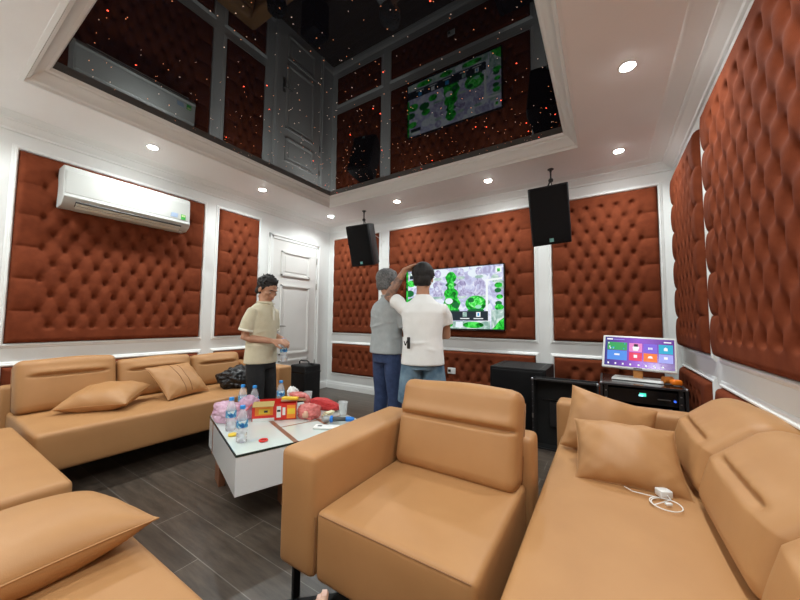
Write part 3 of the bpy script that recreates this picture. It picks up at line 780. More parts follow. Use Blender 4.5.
bottle('water bottle at the back of the table behind the snack carton', on_table((1.735,-2.275)))

# carton of snacks
cv = Vector((2.0,-2.50,0)); cu = Vector((.60,.80,0)).normalized()
bx_ = thing('snack_carton', 'open red and orange snack carton in the middle of the table', 'carton', (1.96,-2.49,TZ+.001), rotz=math.atan2(.80,.60)-0.10)
# local x = long side facing camera-right, local -y = side facing camera
mb = MB(); cw, cd, chh, th = .15, .09, .115, .003
mb.bx(-cw, cw, -cd, -cd+th, 0, chh, 0); mb.bx(-cw, cw, cd-th, cd, 0, chh, 0); mb.bx(-cw, -cw+th, -cd, cd, 0, chh, 0); mb.bx(cw-th, cw, -cd, cd, 0, chh, 0); mb.bx(-cw, cw, -cd, cd, 0, th, 1)
mb.build('carton_body', [M['red'], M['card_brown']], bx_)
mb = MB(); y = -cd-.0008
def rq(a0, a1, b0, b1, mi, dy=0): mb.poly([Vector((a0, y-dy, b0)), Vector((a1, y-dy, b0)), Vector((a1, y-dy, b1)), Vector((a0, y-dy, b1))], mi)
rq(-.13, -.01, .04, .10, 0); rq(-.105, -.03, .05, .085, 2, .0004); rq(-.07, -.045, .06, .075, 3, .0008); rq(-.145, -.0, .0, .022, 1); rq(.015, .045, .02, .10, 1); rq(.055, .075, .035, .09, 1); rq(.085, .145, .01, .105, 0); rq(.09, .14, .04, .08, 2, .0004); rq(.018,.042,.06,.075,3,.0006)
mb.build('printed_front', [M['orange'], M['card_white'], M['yellow'], M['black_plastic']], bx_)
mb = MB(); mb.box((-.07, -cd-.028, chh+.012), (.14, .06, .0025), RX(24)); mb.build('carton_flap', mat('flap_inside_print', (.42,.30,.10), .5), bx_)
mb = MB(); mb.box((-cw-.026, 0, chh-.02), (.055, .16, .0025), RY(-48)); mb.build('carton_flap', M['red'], bx_)
def crumple(label, name, cat, loc, r, mt, seed, n=5, amp=.22, group=None, knot=None, freq=3.2):
    from mathutils import noise
    bm_ = bmesh.new(); bmesh.ops.create_icosphere(bm_, subdivisions=n, radius=1)
    off = Vector((seed*3.1, seed*1.7, seed*.9))
    for v in bm_.verts:
        d_ = v.co.normalized(); nn = noise.fractal(d_*freq+off, 1.0, 2.2, 3) ; rd = abs(noise.noise(d_*freq*1.7+off))
        k_ = 1 + amp*nn - amp*.8*(1-min(1, rd*5))*.5
        v.co = Vector((d_.x*r[0]*k_, d_.y*r[1]*k_, d_.z*r[2]*k_))
        if v.co.z < -r[2]*.72: v.co.z = -r[2]*.72
    zmin = min(v.co.z for v in bm_.verts)
    for v in bm_.verts: v.co.z -= zmin
    me = bpy.data.meshes.new(name); bm_.to_mesh(me); bm_.free(); me.materials.append(mt)
    for p in me.polygons: p.use_smooth = True
    o = bpy.data.objects.new(name, me); COL.objects.link(o); o.location = loc
    if label: tag(o, label, cat, group)
    return o
def child_of(o, par):
    o.parent = par; o.location = Vector(o.location) - Vector(par.location); return o
pk = crumple('crumpled pink plastic bag at the left corner of the table', 'plastic_bag', 'bag', (1.755,-2.74,TZ+.001), (.12,.09,.08), M['pink_bag'], 1, amp=.22, freq=2.2)
crumple('second pink plastic bag heaped behind the left water bottles', 'plastic_bag', 'bag', (1.80,-2.60,TZ+.001), (.09,.08,.09), M['pink_bag'], 2, amp=.22, freq=2.2)
cb = crumple('knotted coral plastic bag of food in front of the carton', 'plastic_bag', 'bag', (2.175,-2.36,TZ+.001), (.095,.08,.062), M['coral_bag'], 3, amp=.16, freq=2.0)
fo = crumple(None, 'wrapped_food', '', (2.20,-2.42,TZ+.02), (.035,.022,.03), M['food_pink'], 5, n=3, amp=.1); child_of(fo, cb)
kn = crumple(None, 'bag_knot', '', (2.115,-2.33,TZ+.09), (.03,.02,.04), M['coral_bag'], 6, n=3, amp=.35); child_of(kn, cb)
crumple('coral packet lying on top of the open carton', 'snack_packet', 'packet', (2.03,-2.34,TZ+.135), (.085,.05,.018), M['coral_bag'], 7, n=4, amp=.15)
crumple('white crumpled tissue beside the carton near the rear bottle', 'tissue', 'tissue', (1.915,-2.30,TZ+.10), (.05,.04,.05), M['card_white'], 8, n=4, amp=.4)
mb = MB(); mb.soft((.06,.022,.010), .005, 3); o = mb.build('snack_packet', M['yellow'], smooth=True, loc=(2.035,-2.42,TZ+.135), rotz=.5); tag(o, 'small yellow packet lying across the open carton', 'packet')
mb = MB(); mb.soft((.09,.05,.008), .005, 3); o = mb.build('food_tray', M['card_brown'], smooth=True, loc=(2.03,-2.38,TZ+.122), rotz=.8); tag(o, 'flat brown tray inside the carton under the packets', 'tray')
crumple('red fabric bag lying along the back edge of the table', 'fabric_bag', 'bag', (2.09,-2.13,TZ+.001), (.17,.055,.05), M['red_cloth'], 9, n=5, amp=.12, freq=1.8)
# food slices
for i in range(3):
    mb = MB(); mb.soft((.036,.022,.006), .005, 3, fn=lambda p, n: (p[0], p[1]+.25*abs(p[0]), p[2]))
    o = mb.build('cake_slice', M['cream'], smooth=True, loc=(2.265+.012*i,-2.27+.008*i,TZ+.008+.0125*i), rotz=.5+.5*i)
    tag(o, ['lowest cream slice of the small stack by the empty cup', 'middle cream slice of the small stack by the empty cup', 'top cream slice of the small stack by the empty cup'][i], 'cake', 'cream slices in a small stack')
def cup(label, loc, filled):
    t_ = thing('plastic_cup', label, 'cup', loc, group='clear plastic cups')
    prof = [(.026,.001),(.0265,.004),(.0365,.098),(.0385,.100),(.0385,.102),(.036,.101),(.0255,.006),(.001,.005)]
    MB().lathe(prof, n=28, caps=False).build('cup_wall', M['clear_cup'], t_, smooth=True)
    if filled: MB().lathe([(.001,.008),(.0255,.008),(.030,.05),(.001,.05)], n=24).build('drink', M['card_white'], t_, smooth=True, auto=.6)
M['clear_cup'] = mat('clear_cup_plastic', (.85,.87,.88), .15, alpha=.38)
cup('clear plastic cup with pale drink at the back of the table', on_table((1.86,-2.09)), True)
cup('empty clear plastic cup at the back right end of the table', on_table((2.345,-2.175)), False)
# microphone
mr = basis((.83,.56,.0), (0,0,1))
mc = thing('microphone', 'wireless microphone with silver head and blue rings lying on the table', 'microphone', (2.44,-2.335,TZ+.028), rot=mr)
# local x: head -> tail
mb = MB()
RXY = RY(90)
mb.lathe([(.001,-.11),(.014,-.107),(.023,-.092),(.025,-.075),(.021,-.058),(.018,-.052)], rot=RXY, n=20); mb.build('mesh_head', M['mesh_silver'], mc, smooth=True)
MB().lathe([(.019,-.053),(.024,-.05),(.024,-.038),(.018,-.033)], rot=RXY, n=20).build('blue_ring', M['mic_blue'], mc, smooth=True, auto=.6)
MB().lathe([(.016,-.034),(.018,-.03),(.014,.06)], rot=RXY, n=20).build('handle_body', M['mic_grey'], mc, smooth=True)
MB().lathe([(.0165,.058),(.017,.062),(.0165,.09),(.012,.115),(.002,.118)], rot=RXY, n=20).build('blue_tail', M['mic_blue'], mc, smooth=True, auto=.6)
# white remote / card
rc = thing('white_remote', 'white card-like remote lying on the table before the microphone', 'remote', (2.45,-2.455,TZ+.001), rotz=.5)
MB().soft((.085,.035,.006), .005, 2, c=(0,0,.006)).build('case', M['card_white'], rc, smooth=True)
MB().soft((.014,.010,.0012), .001, 1, c=(-.045,0,.0125)).build('display', M['mic_grey'], rc)
mb = MB(); pts = [(.021*math.cos(a), .021*math.sin(a), .006) for a in [2*math.pi*i/24 for i in range(24)]]; mb.tube(pts, .006, 8, closed=True)
tag(mb.build('plastic_ring', M['red'], smooth=True, loc=(2.31,-2.835,TZ)), 'small red plastic ring lying near the table front corner', 'ring')
mb = MB(); mb.lathe([(.001,0),(.024,0),(.026,.004),(.024,.012),(.001,.013)], n=20)
tag(mb.build('bottle_top', M['yellow'], smooth=True, loc=(2.07,-2.885,TZ+.001)), 'yellow lid lying between the two nearest water bottles', 'lid')
# clear box
t_ = thing('clear_food_box', 'clear plastic food box standing behind the pink bag at the table left', 'box', (1.63,-2.70,TZ+.001), rotz=ang)
mb = MB(); mb.soft((.06,.045,.045), .008, 2, c=(0,0,.045)); mb.build('box_wall', M['clear_cup'], t_, smooth=True)

# ------------------------------------------------------------------ black bag on left sofa, charger, case
crumple('shiny black bag slumped on the left sofa behind the polo man', 'black_bag', 'bag', (.72,-2.04,.43), (.17,.20,.125), M['bag_black'], 12, n=5, amp=.24, freq=2.0)
chg = thing('phone_charger', 'white phone charger plug with coiled cable on the right sofa seat', 'charger', (4.245,-2.33,.437), rotz=.5)
MB().soft((.024,.02,.014), .005, 2, c=(0,.0,.014)).build('plug_body', M['white_plastic'], chg, smooth=True)
pts = []
for i in range(40):
    a = i/39; th_ = 2*math.pi*1.35*a
    pts.append((-.035-.055*math.cos(th_)*(1-.25*a)-.02*a, -.075+.05*math.sin(th_), .004+.004*a))
pts = [(0,-.02,.012), (.0,-.04,.006)] + pts + [(-.11,.02,.005), (-.12,.06,.005)]
MB().tube(pts, .0022, 6).build('cable', M['cable_white'], chg, smooth=True)
MB().soft((.012,.006,.004), .002, 1, c=(-.035,-.075,.008)).build('connector', M['white_plastic'], chg)

cs = thing('equipment_case', 'black wheeled carry case standing on the floor by the door', 'case', (.665,-1.06,0))
MB().soft((.14,.14,.255), .02, 2, c=(0,0,.30)).build('case_shell', M['black_wood'], cs, smooth=True, auto=.8)
MB().bx(-.142,.142,-.142,.142,.455,.465).build('lid_seam', M['black_gloss'], cs)
MB().tube([(-.12,0,.552),(-.12,0,.585),(-.09,0,.60),(.03,0,.60),(.06,0,.585),(.06,0,.552)], .010, 8).build('handle', M['black_plastic'], cs, smooth=True)
MB().soft((.03,.02,.012), .006, 1, c=(.11,0,.566)).build('latch', M['black_plastic'], cs)
for (x, y) in ((-.10,-.1),(.10,-.1),(-.10,.1),(.10,.1)):
    MB().tube([(x-.012,y,.025),(x+.012,y,.025)], .0245, 14).build('wheel', M['black_plastic'], cs, smooth=True, auto=.6)

# ------------------------------------------------------------------ subwoofer
sw = thing('subwoofer', 'big black floor subwoofer cabinet below the television right corner', 'subwoofer', (3.30,-.40,0))
MB().bx(-.27,.27,-.28,.29,.03,.685).build('cabinet', M['black_wood'], sw, bevel=.008)
MB().soft((.245,.008,.30), .006, 2, c=(0,-.288,.36)).build('grille', M['black_grille'], sw, smooth=True)
MB().bx(-.215,-.21,-.27,.28,.685,.6868).bx(.21,.215,-.27,.28,.685,.6868).build('top_groove', M['black_gloss'], sw)
MB().lathe([(.02,.685),(.02,.688),(.012,.689),(.001,.688)], (0,.02,0), 16).build('pole_socket', M['black_plastic'], sw)
for (x, y) in ((-.22,-.23),(.22,-.23),(-.22,.24),(.22,.24)): MB().lathe([(.02,0),(.022,.03)], (x,y,0), 12).build('foot', M['black_plastic'], sw)

# ------------------------------------------------------------------ racks
def balls(mb, pts, r=.010):
    for p in pts: mb.ell(p, (r, r, r), n=8, m=6)
# open flight case shell
ra = thing('open_flight_case', 'empty open black flight case with metal edges beside the subwoofer', 'flight case', (3.74,-.78,0))
mb = MB(); x0_, x1_, y0_, y1_, zt_ = -.262, .255, -.07, .07, .62
mb.bx(x0_, x1_, y1_-.01, y1_, 0, zt_-.004); mb.bx(x0_, x0_+.01, y0_, y1_, 0, zt_-.004); mb.bx(x1_-.01, x1_, y0_, y1_, 0, zt_-.004); mb.bx(x0_, x1_, y0_, y1_, 0, .01); mb.bx(x0_, x1_, y0_, y1_, zt_-.012, zt_-.004)
mb.build('case_shell', M['dark_inside'], ra)
mb = MB()
for (a, b) in (((x0_, y0_, 0), (x0_, y0_, zt_)), ((x1_, y0_, 0), (x1_, y0_, zt_)), ((x0_, y0_, zt_), (x1_, y0_, zt_)), ((x0_, y0_, .008), (x1_, y0_, .008)), ((x0_, y1_, 0), (x0_, y1_, zt_)), ((x0_, y1_, zt_), (x1_, y1_, zt_))):
    mb.box((Vector(a)+Vector(b))/2, [max(abs(q), .014) for q in (Vector(b)-Vector(a))])
mb.build('edge_extrusion', M['alu_dark'], ra)
mb = MB(); balls(mb, [(x0_, y0_, zt_), (x1_, y0_, zt_), (x0_, y0_, .012), (x1_, y0_, .012)], .014); mb.build('corner_cap', M['alu'], ra, smooth=True)
mb = MB()
for i in range(9): mb.ell((x0_, y0_-.008, .05+.065*i), (.003,.003,.003), n=6, m=4)
mb.bx(x0_-.006, x0_+.006, y0_-.012, y0_, .27, .31)
mb.build('rivets', M['alu'], ra)
mb = MB(); mb.soft((.05,.02,.11), .005, 1, c=(-.08,.03,.30)); mb.bx(-.2,.2,.04,.055,.42,.425); mb.build('foam_lining', M['black_plastic'], ra)
# equipment rack
rk = thing('equipment_rack', 'low black equipment rack with karaoke player carrying the touch monitor', 'rack', (4.305,-.52,0))
X0, X1, Y0, Y1, ZT_ = -.285, .265, -.31, .30, .642
mb = MB(); mb.bx(X0, X1, Y0, Y1, ZT_-.015, ZT_-.002); mb.bx(X0, X0+.012, Y0, Y1, 0, ZT_-.01); mb.bx(X1-.012, X1, Y0, Y1, 0, ZT_-.01); mb.bx(X0, X1, Y0, Y1, 0, .02); mb.bx(X0, X1, Y1-.012, Y1, 0, ZT_-.01)
mb.build('case_shell', M['black_gloss'], rk)
mb = MB()
for x in (X0, X1):
    mb.box((x, Y0, ZT_/2), (.016, .016, ZT_)); mb.box((x, (Y0+Y1)/2, ZT_-.004), (.016, Y1-Y0, .012))
mb.box(((X0+X1)/2, Y0, ZT_-.004), (X1-X0, .016, .014)); mb.box(((X0+X1)/2, Y0, .012), (X1-X0, .016, .016))
mb.build('edge_extrusion', M['alu_dark'], rk)
mb = MB(); balls(mb, [(X0, Y0, ZT_), (X1, Y0, ZT_), (X0, Y0, .014), (X1, Y0, .014)], .013); mb.build('corner_cap', M['alu'], rk, smooth=True)
for xa in (X0+.018, X1-.048): MB().bx(xa, xa+.030, Y0+.012, Y0+.016, .03, ZT_-.02).build('rack_rail', M['black_plastic'], rk)
mb = MB()
for i in range(10):
    for x in (X0+.033, X1-.033): mb.box((x, Y0+.011, .07+.057*i), (.012, .003, .009))
mb.build('rail_holes', M['alu'], rk)
def unit(name, z0, z1, lab, mats_fn):
    o = MB().bx(X0+.05, X1-.05, Y0+.02, Y1-.06, z0, z1).build(name, M['black_gloss'], rk, bevel=.003); mats_fn(z0, z1, o); return o
def u1(z0, z1, o):
    mb = MB(); mb.bx(-.025, .018, Y0+.0165, Y0+.019, (z0+z1)/2+.005, (z0+z1)/2+.03, 0); mb.bx(-.03, .0, Y0+.016, Y0+.0165, (z0+z1)/2+.004, (z0+z1)/2+.018, 1)
    mb.build('display', [E_('led_green', (.05,.55,.35), 2), E_('led_cyan', (.3,.8,.9), 2)], o)
    MB().bx(.09, .17, Y0+.017, Y0+.019, z0+.045, z0+.052).build('disc_slot', M['alu'], o)
    mb = MB(); mb.tube([(.195, Y0+.021, z0+.045), (.195, Y0+.010, z0+.045)], .008, 12); mb.build('knob', E_('led_blue', (.05,.15,.9), 1.5), o)
unit('karaoke_player', .50, .61, '', u1)
def u2(z0, z1, o):
    mb = MB(); mb.bx(-.11, .06, Y0+.0165, Y0+.019, z0+.02, z0+.045); mb.build('display', E_('vfd_blue', (.06,.14,.75), 1.2), o)
    mb = MB()
    for i in range(4): mb.tube([(.12+.03*i, Y0+.021, z0+.03), (.12+.03*i, Y0+.006, z0+.03)], .009, 12)
    mb.build('knob', M['black_plastic'], o, smooth=True, auto=.6)
unit('mixer_unit', .385, .475, '', u2)
unit('power_amplifier', .23, .36, '', lambda a, b, o: None)
# silver clip-on cable on the lower unit
MB().tube([(.05, Y0-.01, .46), (.11, Y0-.03, .475), (.17, Y0-.015, .485)], .006, 6).build('cable', M['alu'], rk, smooth=True)

# ------------------------------------------------------------------ touch monitor
tm = thing('touch_monitor', 'white framed touch monitor with colourful menu standing on the equipment rack', 'monitor', (4.30,-.52,.643), rotz=math.radians(-6))
mb = MB(); mb.prism([(-.20,-.07),(.15,-.09),(.17,-.075),(.17,.09),(-.19,.10)], lambda a, b: Vector((a, b, 0)), lambda a, b: Vector((a*.96, b*.9, .02))); mb.build('base', M['white_plastic'], tm, bevel=.004)
MB().box((-.005, .03, .08), (.07, .02, .14), RX(-10)).build('neck', M['brass'], tm, bevel=.003)
scr = bpy.data.objects.new('display_head', None); COL.objects.link(scr); scr.parent = tm; scr.location = (0, .0, .235); scr.rotation_euler = (math.radians(-24), math.radians(1.5), 0)
hw_, hh_ = .265, .155
o = MB().soft((hw_, .014, hh_), .010, 2).build('head_shell', M['white_plastic'], scr, smooth=True, auto=.8)
s_ = MB(); lay[0] = 0
def mpoly(pts, mi):
    lay[0] += 1; y = -.0146 - .00004*lay[0]
    s_.poly([Vector((-hw_+.018+(2*hw_-.036)*a, y, -hh_+.02+(2*hh_-.038)*b)) for a, b in pts], mi)
def mbox(a0, a1, b0, b1, mi): mpoly([(a0,b0),(a1,b0),(a1,b1),(a0,b1)], mi)
m_, t__, b__ = nt('menu_background')
tc = t__.nodes.new('ShaderNodeTexCoord'); sp = t__.nodes.new('ShaderNodeSeparateXYZ'); t__.links.new(tc.outputs['Object'], sp.inputs[0])
mrn = t__.nodes.new('ShaderNodeMapRange'); mrn.inputs[1].default_value = -.25; mrn.inputs[2].default_value = .25; t__.links.new(sp.outputs[0], mrn.inputs[0])
rp_ = t__.nodes.new('ShaderNodeValToRGB'); rp_.color_ramp.elements[0].color = (.05,.05,.22,1); rp_.color_ramp.elements[1].color = (.09,.02,.22,1); e_ = rp_.color_ramp.elements.new(.5); e_.color = (.25,.05,.55,1)
t__.links.new(mrn.outputs[0], rp_.inputs[0]); t__.links.new(rp_.outputs[0], b__.inputs['Emission Color']); b__.inputs['Emission Strength'].default_value = 1.1; b__.inputs['Base Color'].default_value = (0,0,0,1); b__.inputs['Roughness'].default_value = .2
MM = [m_, E_('menu_green', (.05,.40,.12)), E_('menu_blue', (.10,.30,.85)), E_('menu_pink', (.85,.25,.60)), E_('menu_red', (.85,.05,.13)), E_('menu_violet', (.22,.12,.72)), E_('menu_orange', (.95,.20,.03)), E_('menu_teal', (.02,.42,.65)), E_('menu_periwinkle', (.38,.40,.90)), E_('menu_white', (.95,.95,1)), E_('menu_black', (.03,.01,.03))]
mbox(0, 1, 0, 1, 0)
mbox(.04, .34, .55, .82, 1); mbox(.04, .34, .20, .53, 2); mbox(.37, .56, .52, .82, 3); mbox(.37, .56, .22, .50, 4); mbox(.58, .77, .52, .82, 5); mbox(.58, .77, .22, .50, 6); mbox(.79, .98, .52, .82, 7); mbox(.79, .98, .22, .50, 8)
for k_ in range(16): a = .05+.27*rs.random(); b = .57+.2*rs.random(); mbox(a, a+.015, b, b+.05, rs.choice([9, 1, 1, 7]))
mpoly([(.43,.56),(.50,.56),(.52,.68),(.47,.78),(.42,.68)], 9); mbox(.44, .50, .70, .79, 10)
mpoly([(.44,.32),(.49,.32),(.49,.42),(.44,.42)], 9); mpoly([(.64,.34),(.71,.34),(.70,.40),(.675,.42),(.65,.40)], 9); mpoly([(.86,.62),(.91,.62),(.91,.70),(.885,.74),(.86,.70)], 9); mpoly([(.86,.34),(.91,.34),(.91,.42),(.86,.42)], 9)
for a in (.645, .665, .69): mbox(a, a+.014, .63, .70, 9)
mbox(.15, .23, .36, .42, 9)
for a in (.05, .16, .27, .38, .5, .6, .72, .83): mbox(a, a+.025, .05, .11, 9)
mbox(.03, .12, .90, .95, 9); mbox(.13, .3, .91, .93, 8); mbox(.86, .96, .88, .92, 9)
s_.build('screen', MM, scr)
MB().bx(-.03, .03, -.0155, -.014, -hh_+.004, -hh_+.014).build('maker_mark', M['black_plastic'], scr)

# orange mic grips on the rack
orr = thing('orange_holder', 'small orange plastic reel holder beside the touch monitor on the rack', 'holder', (4.50,-.60,.643), rotz=.4)
mb = MB(); mb.tube([(-.03,.03,.03), (.035,.03,.03)], .030, 14); mb.build('reel', mat('orange_brown_plastic', (.62,.20,.03), .4), orr, smooth=True, auto=.6)
MB().soft((.035,.03,.022), .015, 2, c=(.02,-.045,.024)).build('orange_cap', M['orange_plastic'], orr, smooth=True)

# ------------------------------------------------------------------ people
def remesh(o, vox=.007, it=3):
    r = o.modifiers.new('remesh', 'REMESH'); r.mode = 'VOXEL'; r.voxel_size = vox; r.use_smooth_shade = True
    s = o.modifiers.new('smooth', 'SMOOTH'); s.factor = .5; s.iterations = it
    return o
def hand(mb, wrist, d, palm_n, curl=.5, side=1, s=1.0, grip=None):
    """d: pointing dir, palm_n: direction the palm faces, side: +1 thumb towards d x palm_n"""
    d = Vector(d).normalized(); pn = Vector(palm_n); pn = (pn - d*d.dot(pn)).normalized(); ac_ = d.cross(pn)*side
    w = Vector(wrist)
    mb.tube([w-d*.015, w+d*.02*s, w+d*.055*s, w+d*.088*s], [(.026*s,.020*s), (.032*s,.017*s), (.041*s,.015*s), (.038*s,.013*s)], 12, side=ac_)
    ln = [.068, .078, .072, .056]
    for i in range(4):
        off = ac_*((1.5-i)*.0195*s)
        p = w + d*(.083-.006*abs(i-1.2))*s + off; dd = d.copy(); pts = [p-d*.02*s, p]; 
        for k_ in range(3):
            a = curl*(.75+.15*i*.3)*(1.0 if k_ else .8)
            dd = (dd*math.cos(a) + pn*math.sin(a)).normalized()
            q_ = dd.cross(ac_); p = p + dd*ln[i]*s*(.45, .32, .24)[k_]; pts.append(p.copy())
            pnn = ac_.cross(dd)*(1 if ac_.cross(dd).dot(pn) > 0 else -1)
            pn_l = pnn
            if k_ < 2:
                # rotate further round the knuckle axis
                a2 = a; dd = (dd*math.cos(a2*.5) + pn_l.normalized()*math.sin(a2*.5)).normalized() if curl > .3 else dd
        mb.tube(pts, [.0095*s, .0098*s, .0092*s, .0085*s, .0065*s], 8)
    tb = w + d*.022*s + ac_*.024*s
    t1 = tb + (d*.6+ac_*.6+pn*.35).normalized()*.038*s; t2 = t1 + (d*.9+ac_*.1+pn*(.3+curl*.5)).normalized()*.032*s; t3 = t2 + (d*.8-ac_*(.2+curl*.3)+pn*(.3+curl*.4)).normalized()*.026*s
    mb.tube([tb-d*.01, tb, t1, t2, t3], [.012*s, .014*s, .0115*s, .0105*s, .0075*s], 8)
def head(mb, hm, face=True):
    """hm: 4x4-ish function mapping head local (x right, y forward, z up; origin at centre) to body space"""
    def E(c, r, n=20, m=14, tilt=None):
        tmp = MB(); tmp.ell(c, r, rot=tilt, n=n, m=m); mb.add([hm(Vector(p)) for p in tmp.v], tmp.f)
    E((0,-.012,.028), (.074,.094,.085)); E((0,.030,-.028), (.058,.062,.080)); E((0,.052,-.083), (.030,.030,.026)); E((0,.045,-.045),(.052,.045,.055))
    E((0,.088,-.022), (.012,.016,.026), 12, 8, RX(20)); E((0,.098,-.036), (.016,.013,.010), 12, 8)
    E((0,.078,.018), (.050,.016,.012), 12, 8); E((0,.084,-.062), (.022,.012,.009), 12, 8)
    for s in (-1, 1):
        E((s*.045,.055,-.022), (.020,.024,.020), 12, 8); E((s*.077,-.008,-.012), (.009,.018,.030), 12, 8, RX(-12))
def hair_cap(mt, hm, parent, vol=1.0, name='hair', seed=1, tuft=.006):
    mb = MB()
    def E(c, r, tilt=None, n=20, m=14):
        tmp = MB(); tmp.ell(c, [q*vol for q in r], rot=tilt, n=n, m=m); mb.add([hm(Vector(p)) for p in tmp.v], tmp.f)
    E((0,-.024,.040), (.082,.103,.088)); E((0,-.060,-.012), (.066,.056,.066)); E((0,.022,.092), (.062,.050,.034), RX(-12))
    for s_ in (-1, 1): E((s_*.068,-.008,.018), (.012,.036,.034)); E((s_*.050,-.062,-.040), (.020,.030,.036))
    rh = random.Random(seed)
    for i in range(150):
        a = rh.random()*2*math.pi; t = math.acos(1-1.25*rh.random())
        d = Vector((math.sin(t)*math.cos(a), math.sin(t)*math.sin(a), math.cos(t)))
        c = Vector((d.x*.080, -.024+d.y*.100, .040+d.z*.087))
        if c.y > .025 and c.z < .095: continue
        if c.z < .0: continue
        tip = c + d*(.006+tuft*rh.random()*2) + Vector((rh.random()-.5, .9, rh.random()*.3))*.012
        mb.tube([hm(c-d*.012), hm(c), hm(tip)], [.009, .0075, .004], 6)
    o = mb.build(name, mt, parent, smooth=True); remesh(o, .0045, 2); return o
def head_map(c, yaw, pitch):
    Rm = RZ(yaw) @ RX(pitch); c = Vector(c); return lambda p: c + Rm @ p
def V(*a): return Vector(a)
def person(label, loc, yaw, J, cloth, hairm, hairvol=1.0, vox=.0065, skin='skin'):
    """facing +y locally; J joints in local metres"""
    P_ = thing('person', label, 'person', loc, rotz=math.radians(yaw))
    mb = MB()
    pel, che, nk = J['pelvis'], J['chest'], J['neck']
    mb.tube([pel+V(0,0,-.09), pel, pel*.5+che*.5, che, che*.3+nk*.7+V(0,0,-.02), nk], [(.12,.085), (.14,.095), (.125,.09), (.145,.10), (.10,.062), (.05,.052)], 20, side=(1,0,0))
    hm = J['hm']; hc = hm(V(0,-.02,-.06))
    mb.tube([nk+V(0,0,-.04), nk+(hc-nk)*.5, hc], [(.06,.062), (.052,.056), (.052,.058)], 16, side=(1,0,0))
    head(mb, hm)
    for s in ('L', 'R'):
        a, e, w_ = J['sh'+s], J['el'+s], J['wr'+s]
        mb.tube([a*.8+che*.2+V(0,0,-.03), a+V(0,0,-.026), a*.5+e*.5, e, e*.75+w_*.25, w_], [.040, .043, .040, .036, .038, .025], 14)
        hd_ = J['hd'+s]; hand(mb, w_, hd_[0], hd_[1], hd_[2], hd_[3])
        hp, kn_, an = J['hip'+s], J['kn'+s], J['an'+s]
        mb.tube([hp, hp*.5+kn_*.5, kn_, kn_*.68+an*.32, an], [.070, .066, .053, .053, .035], 14)
        mb.tube([an+V(0,-.05,-.03), an+V(0,.02,-.035), an+V(0,.14,-.055)], [(.033,.03),(.037,.032),(.042,.018)], 12, side=(1,0,0))
    body = mb.build('body', M[skin], P_, smooth=True); remesh(body, vox, 2)
    # shirt
    mb = MB(); z0 = cloth['hem']; g = 1.0
    top = J['neck']
    sh_mid = (J['shL']+J['shR'])/2
    wv = cloth.get('w', 1.0)
    shz = (J['shL'].z+J['shR'].z)/2; dw = cloth.get('d', 1.0)
    mb.tube([V(pel.x, pel.y, z0), V(pel.x, pel.y, z0+.05), pel*.5+che*.5, che+V(0,0,-.05), V(che.x, che.y, shz-.055), V(che.x*.6+top.x*.4, che.y*.6+top.y*.4, shz+.005), V(che.x*.3+top.x*.7, che.y*.3+top.y*.7, shz+.042), V(top.x, top.y, top.z-.012), top],
            [(.178*wv,.130*dw), (.174*wv,.128*dw), (.158*wv,.118*dw), (.170*wv,.122*dw), (.180*wv,.118*dw), (.164*wv,.098*dw), (.108,.080), (.066,.066), (.060,.062)], 28, side=(1,0,0))
    for s in ('L', 'R'):
        a, e = J['sh'+s], J['el'+s]; k_ = cloth.get('sleeve', .62)
        mid = V(che.x*.6+a.x*.4, che.y*.6+a.y*.4, shz-.045)
        mb.tube([mid, a+V(0,0,-.026), a*(1-k_*.5)+e*(k_*.5), a*(1-k_)+e*k_], [.056, .057, .061, .067], 16)
    if cloth.get('folds'):
        rf = random.Random(cloth['folds'])
        for i in range(9):
            z = z0+.06+(che.z-z0-.05)*rf.random(); a0 = rf.random()*6.28; sp_ = .5+.5*rf.random(); up = (rf.random()-.5)*.16
            pts = []
            for q in range(7):
                a = a0+sp_*(q/6-.5)*2; f_ = (z-z0)/(che.z-z0); cx = pel.x*(1-f_)+che.x*f_; cy = pel.y*(1-f_)+che.y*f_
                pts.append(V(cx+.162*wv*math.cos(a), cy+.120*dw*math.sin(a), z+up*(q/6-.5)))
            mb.tube(pts, [.003,.007,.009,.010,.009,.007,.003], 8)
    shirt = mb.build('shirt', M[cloth['shirt']], P_, smooth=True); remesh(shirt, .007, 12)
    if cloth.get('collar'):
        mb = MB()
        c0 = top + V(0,0,-.008); pts = [hm_ for hm_ in [c0+V(.062*math.sin(a), -.064*math.cos(a), .012*math.cos(a)-.004) for a in [math.radians(q) for q in range(-160, 161, 20)]]]
        mb.tube(pts, [(.006,.020)]*len(pts), 8, side=(0,0,1)); mb.build('collar', M[cloth['shirt']], shirt, smooth=True)
        pts = [c0+V(.068*math.sin(a), -.070*math.cos(a), .010*math.cos(a)-.022) for a in [math.radians(q) for q in range(-160, 161, 20)]]
        MB().tube(pts, .0025, 6).build('collar_edge', M['stitch'], shirt, smooth=True)
    if cloth.get('cuffs'):
        for s in ('L', 'R'):
            a, e = J['sh'+s], J['el'+s]; k_ = cloth.get('sleeve', .62); p0 = a*(1-k_+.04)+e*(k_-.04); p1 = a*(1-k_-.04)+e*(k_+.04)
            MB().tube([p0, p1], [.0665, .068], 18).build('cuff', M['stitch'] if cloth['cuffs'] == 1 else M[cloth['shirt']], shirt, smooth=True)
    # trousers
    mb = MB()
    mb.tube([pel+V(0,0,-.10), pel+V(0,0,-.02), pel+V(0,0,.07)], [(.14,.105), (.155,.114), (.148,.106)], 22, side=(1,0,0))
